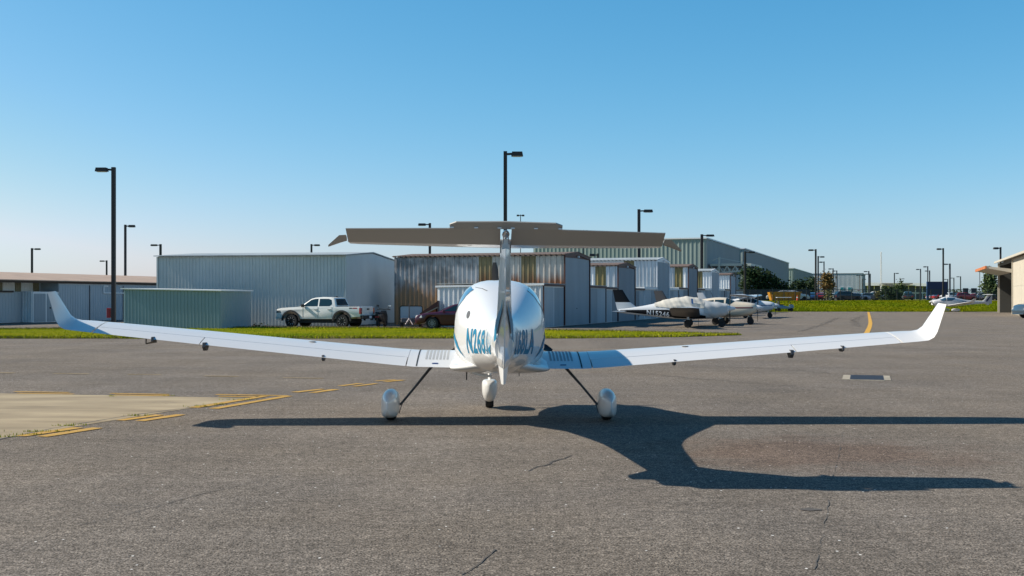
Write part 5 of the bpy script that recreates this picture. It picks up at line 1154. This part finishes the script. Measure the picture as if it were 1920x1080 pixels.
def parked(px, Y, col, kind, rz, label):
    key = (col, kind)
    if key not in protos:
        o = thing('parked_car', label, 'car', (0, 0, 0), 0, CG); saloon(o, CP[col], H=1.72 if kind == 'suv' else 1.45, rear=kind, detail=False); protos[key] = o
    else: o = copy_tree(protos[key])
    o.location = (gx(px, Y), Y, Z0 + .02); o.rotation_euler = (0, 0, R(rz)); o['label'] = label
for a in ((1464, 194.5, 'silver', 'suv', 172, 'silver SUV behind the yellow skip, showing above its left half'), (1489, 195.5, 'white', 'suv', 8, 'white SUV just right of the yellow skip behind the orange cone'),
          (1521, 210, 'blue', 'hatch', 80, 'blue hatchback by the thick lamp post left of the brownish tree'), (1536, 214, 'red', 'hatch', 85, 'red hatchback partly behind the trunk of the brownish tree'),
          (1578, 214, 'white', 'hatch', 20, 'white hatchback just right of the brownish tree'), (1589, 212, 'dark', 'suv', 5, 'dark SUV beside the white hatchback, right of the brownish tree'), (1606, 216, 'pale blue', 'saloon', 0, 'pale blue saloon in front of the grey hall wall'),
          (1627, 218, 'grey', 'saloon', 5, 'grey saloon at the end of the grey hall, before the small red sign'), (1640, 225, 'white', 'suv', 100, 'white SUV seen end-on left of the dark clipped hedge'),
          (1702, 232, 'dark', 'suv', 75, 'black SUV alone on the pale road right of the dark hedge'),
          (1757, 262, 'silver', 'saloon', 12, 'silver saloon, leftmost of the row right of the blue billboard legs'), (1767, 258, 'red', 'saloon', 8, 'red saloon behind the cockpit of the far parked plane'), (1777, 255, 'white', 'suv', 95, 'white SUV end-on between the red saloons'),
          (1787, 258, 'blue', 'suv', 15, 'blue SUV in the middle of the car row behind the far plane'), (1797, 262, 'white', 'saloon', 10, 'white saloon right of the blue SUV in the row'), (1809, 255, 'red', 'suv', 8, 'red SUV below the two small dark signs'),
          (1822, 258, 'red', 'saloon', 170, 'red saloon, last red one on the right of the row'), (1834, 262, 'dark', 'saloon', 5, 'dark saloon over the tail boom of the far parked plane'), (1846, 258, 'silver', 'suv', 8, 'silver SUV in front of the large tree by the beige hangar'),
          (1860, 255, 'dark', 'suv', 175, 'dark SUV right of the tail of the far parked plane')):
    parked(*a)
# dark car cut off by the right edge
ec = thing('parked_suv', 'dark blue-grey SUV cut off by the right edge of the picture', 'car', (gx(1911, 98) + 2.9, 98.9, 0), R(187)); ec.scale = (1.16, 1.08, 1.16)
saloon(ec, cpaint('slate', (.035, .06, .085)), H=1.72, rear='suv')
# blue billboard and two small signs
bb = thing('billboard', 'plain dark blue billboard on posts beyond the fence', 'billboard', (gx(1757.5, 232), 232, Z0))
w = (gx(1776, 232) - gx(1739, 232)); z1_, z2_ = zz(553, 232) - Z0, zz(528, 232) - Z0
MB().box((0, 0, (z1_ + z2_) / 2), (w, .30, z2_ - z1_)).build('panel', mat('billboard_blue', (.008, .018, .075), .5), bb)
for x in (-w / 2 + .12, w / 2 - .5): MB().box((x, .02, z1_ / 2), (.30, .28, z1_)).build('leg', mat('billboard_leg', (.02, .06, .16), .5), bb)
MB().box((-w / 2 - .08, 0, z2_ / 2), (.16, .34, z2_)).build('side_frame', mat('billboard_leg', (.02, .06, .16), .5), bb)
for i, (a, b_) in enumerate(((1805.5, 1815.5), (1821, 1831.5))):
    sg = thing('small_sign', ('left' if i == 0 else 'right') + ' one of two small dark blue signs on posts above the car park', 'sign', (gx((a + b_) / 2, 330), 330, Z0)); w = gx(b_, 330) - gx(a, 330); zt = zz(540.5, 330) - Z0
    MB().box((0, 0, zt - .65), (w, .15, 1.35)).build('panel', mat('sign_dark', (.012, .018, .035), .5), sg)
    for x in (-w * .3, w * .3): MB().box((x, .1, zt / 2 - .4), (.12, .1, zt - .9)).build('leg', pole_far, sg)
ws = thing('warning_sign', 'small red and white sign on the fence right of the grey hall', 'sign', (gx(1610, FY), FY - .09, Z0)); MB().box((0, 0, 1.62), (.50, .02, .55)).build('plate', white_trim, ws); MB().box((0, -.016, 1.74), (.42, .012, .16)).build('red_band', mat('sign_red', (.5, .05, .04), .5), ws); MB().box((0, -.016, 1.48), (.36, .012, .05)).build('text_bar', mat('sign_red', (.5, .05, .04), .5), ws)

# ------------------------------------------------------------------ trees and hedges
leaf_dark = mat('leaf_dark', (.014, .030, .012), .7, vscale=.5, col2=(.030, .055, .018), spec=.15, island=.35)
leaf_mid = mat('leaf_mid', (.045, .075, .025), .7, vscale=.4, col2=(.10, .13, .05), spec=.15, island=.4)
leaf_brown = mat('leaf_brown', (.13, .075, .025), .8, vscale=.6, col2=(.19, .14, .05), spec=.1, island=.4)
leaf_olive = mat('leaf_olive', (.12, .12, .045), .8, vscale=.6, col2=(.18, .17, .07), spec=.1, island=.35)
bark = mat('bark', (.10, .075, .055), .9, var=.25, vscale=6, bump=.4, bscale=12)
def leaves(par, blobs, n, size, m, name='crown', seed=1):
    """leaf quads clustered in twigs through the volume of several ellipsoids (x,y,z,rx,ry,rz)"""
    rg_ = np.random.default_rng(seed); vs = []; fs = []; vol = np.array([b[3] * b[4] * b[5] for b in blobs]); cnt = np.maximum(4, (n * vol / vol.sum()).astype(int))
    for b, c in zip(blobs, cnt):
        tw = max(3, c // 14)
        d = rg_.normal(size=(tw, 3)); d /= np.linalg.norm(d, axis=1)[:, None]; rr = rg_.uniform(.35, 1.06, tw) ** .6; ctr = np.array(b[:3]) + d * rr[:, None] * np.array(b[3:])
        for q in range(c):
            p = ctr[rg_.integers(tw)] + rg_.normal(size=3) * size * 1.6; a = rg_.normal(size=3); a /= np.linalg.norm(a); u = np.cross(a, [.3, .5, .8]); u /= np.linalg.norm(u); w = np.cross(a, u); s = size * rg_.uniform(.6, 1.4)
            o = len(vs); vs += [tuple(p + u * s), tuple(p + w * s * .6), tuple(p - u * s), tuple(p - w * s * .6)]; fs.append((o, o + 1, o + 2, o + 3))
    me = bpy.data.meshes.new(name); me.from_pydata(vs, [], fs); me.materials.append(m); o = bpy.data.objects.new(name, me); COL.objects.link(o); o.parent = par; return o
def tree(name, label, cat, px, Y, pw, ptop, m, n=1500, size=.22, trunk=.35, seed=1, shape='round', group=None):
    x = gx(px, Y); zb = terr(x, Y); w = pw * Y / CF / 2; h = zz(ptop, Y) - zb; t = thing(name, label, cat, (x, Y, zb), 0, group); rg_ = random.Random(seed)
    z0 = h * trunk; bl = []
    for k in range(9):
        a = rg_.uniform(0, 6.28); r = rg_.uniform(.1, .55) * w; f = rg_.random(); z = z0 + (h - z0) * (.25 + .6 * f); s = (1 - .55 * f if shape == 'round' else .8)
        bl.append((r * math.cos(a) * s, r * math.sin(a) * s, z, w * .52 * s, w * .52 * s, (h - z0) * .22))
    bl.append((0, 0, h - (h - z0) * .2, w * .4, w * .4, (h - z0) * .2))
    tr = MB(); tr.tube([(0, 0, -.1), (0, .05, z0 * .6), (.1, 0, z0 + (h - z0) * .45)], [max(.06, h * .035), max(.05, h * .028), .04], 8)
    for b in bl[:6]: tr.tube([(0, 0, z0 * .75), (b[0] * .5, b[1] * .5, (z0 * .75 + b[2]) / 2 + .2), b[:3]], [h * .015, h * .010, .02], 6)
    tr.build('trunk', bark, t, smooth=60); leaves(t, bl, n, size, m, seed=seed); return t
def hedge(name, label, px0, px1, Y, tops, m, depth=2.5, n=2500, size=.25, seed=3, cat='hedge'):
    x0, x1 = gx(px0, Y), gx(px1, Y); zb = terr((x0 + x1) / 2, Y); t = thing(name, label, cat, ((x0 + x1) / 2, Y, zb)); bl = []; k = max(4, int((x1 - x0) / 1.6)); rg_ = random.Random(seed)
    stem = MB()
    for i in range(k):
        f = (i + .5) / k; x = (x0 - x1) / 2 + (x1 - x0) * f; h = zz(np.interp(f, np.linspace(0, 1, len(tops)), tops), Y) - zb; h *= rg_.uniform(.9, 1.04)
        for z in np.arange(.5, h - .3, 1.1): bl.append((x + rg_.uniform(-.3, .3), rg_.uniform(-.4, .4), z, .95, depth / 2, .75))
        bl.append((x, 0, h - .5, .8, depth / 2.4, .55)); stem.tube([(x, 0, 0), (x + .1, 0, h * .7)], .06, 6)
    stem.build('stem', bark, t); leaves(t, bl, n, size, m, 'foliage', seed); return t
hedge('tall_hedge', 'tall dark evergreen hedge below the third lamp post, in front of the second hall', 1393, 1480, 201, (500, 503, 512, 527, 536), leaf_dark, 3, 5200, .24)
hedge('dark_shrubbery', 'lower dark shrubbery between the tall hedge and the thick lamp post', 1484, 1532, 232, (531, 525, 527, 524, 530), leaf_dark, 3, 2400, .24, 5)
tree('autumn_tree', 'brownish autumn tree beyond the fence, in front of the flat grey hall', 'tree', 1551, 204, 41, 511, leaf_brown, 1500, .19, .30, 11)
tree('pale_shrub', 'pale olive shrub under the brownish autumn tree', 'shrub', 1553, 200, 26, 545, leaf_olive, 500, .15, .05, 13)
tree('green_sapling', 'small yellow-green tree between the thick lamp post and the autumn tree', 'tree', 1526, 240, 16, 519, leaf_mid, 350, .2, .3, 17)
hedge('clipped_hedge', 'dark clipped square hedge behind the fence below the round bush', 1657, 1689, 204, (543.5, 543, 543, 544), leaf_dark, 2.5, 2200, .16, 19)
tree('grey_shrub', 'grey-brown shrub left of the dark clipped hedge', 'shrub', 1647, 206, 20, 545, leaf_olive, 500, .14, .05, 23)
tree('round_bush', 'round dark green tree in front of the terminal entrance roof', 'tree', 1686, 330, 36, 528, leaf_mid, 900, .3, .1, 29)
tree('large_tree', 'large green tree beside the beige hangar, under its raised door', 'tree', 1856, 205, 52, 505, leaf_mid, 2600, .22, .12, 31)
tree('low_tree', 'low green tree behind the car row right of the billboard', 'tree', 1792, 400, 20, 546, leaf_mid, 300, .35, .1, 37)
hedge('far_tree_line', 'low distant line of trees on the horizon behind the car park', 1742, 1960, 520, (551, 553, 552, 554, 553), leaf_mid, 6, 2200, .55, 41, 'trees')
hedge('foot_shrub', 'dark low shrubs at the foot of the pale hangar beside the teal shed', 425, 506, 68.6, (609, 607.5, 609, 608, 611), leaf_dark, .7, 1600, .06, 43, 'shrubs')
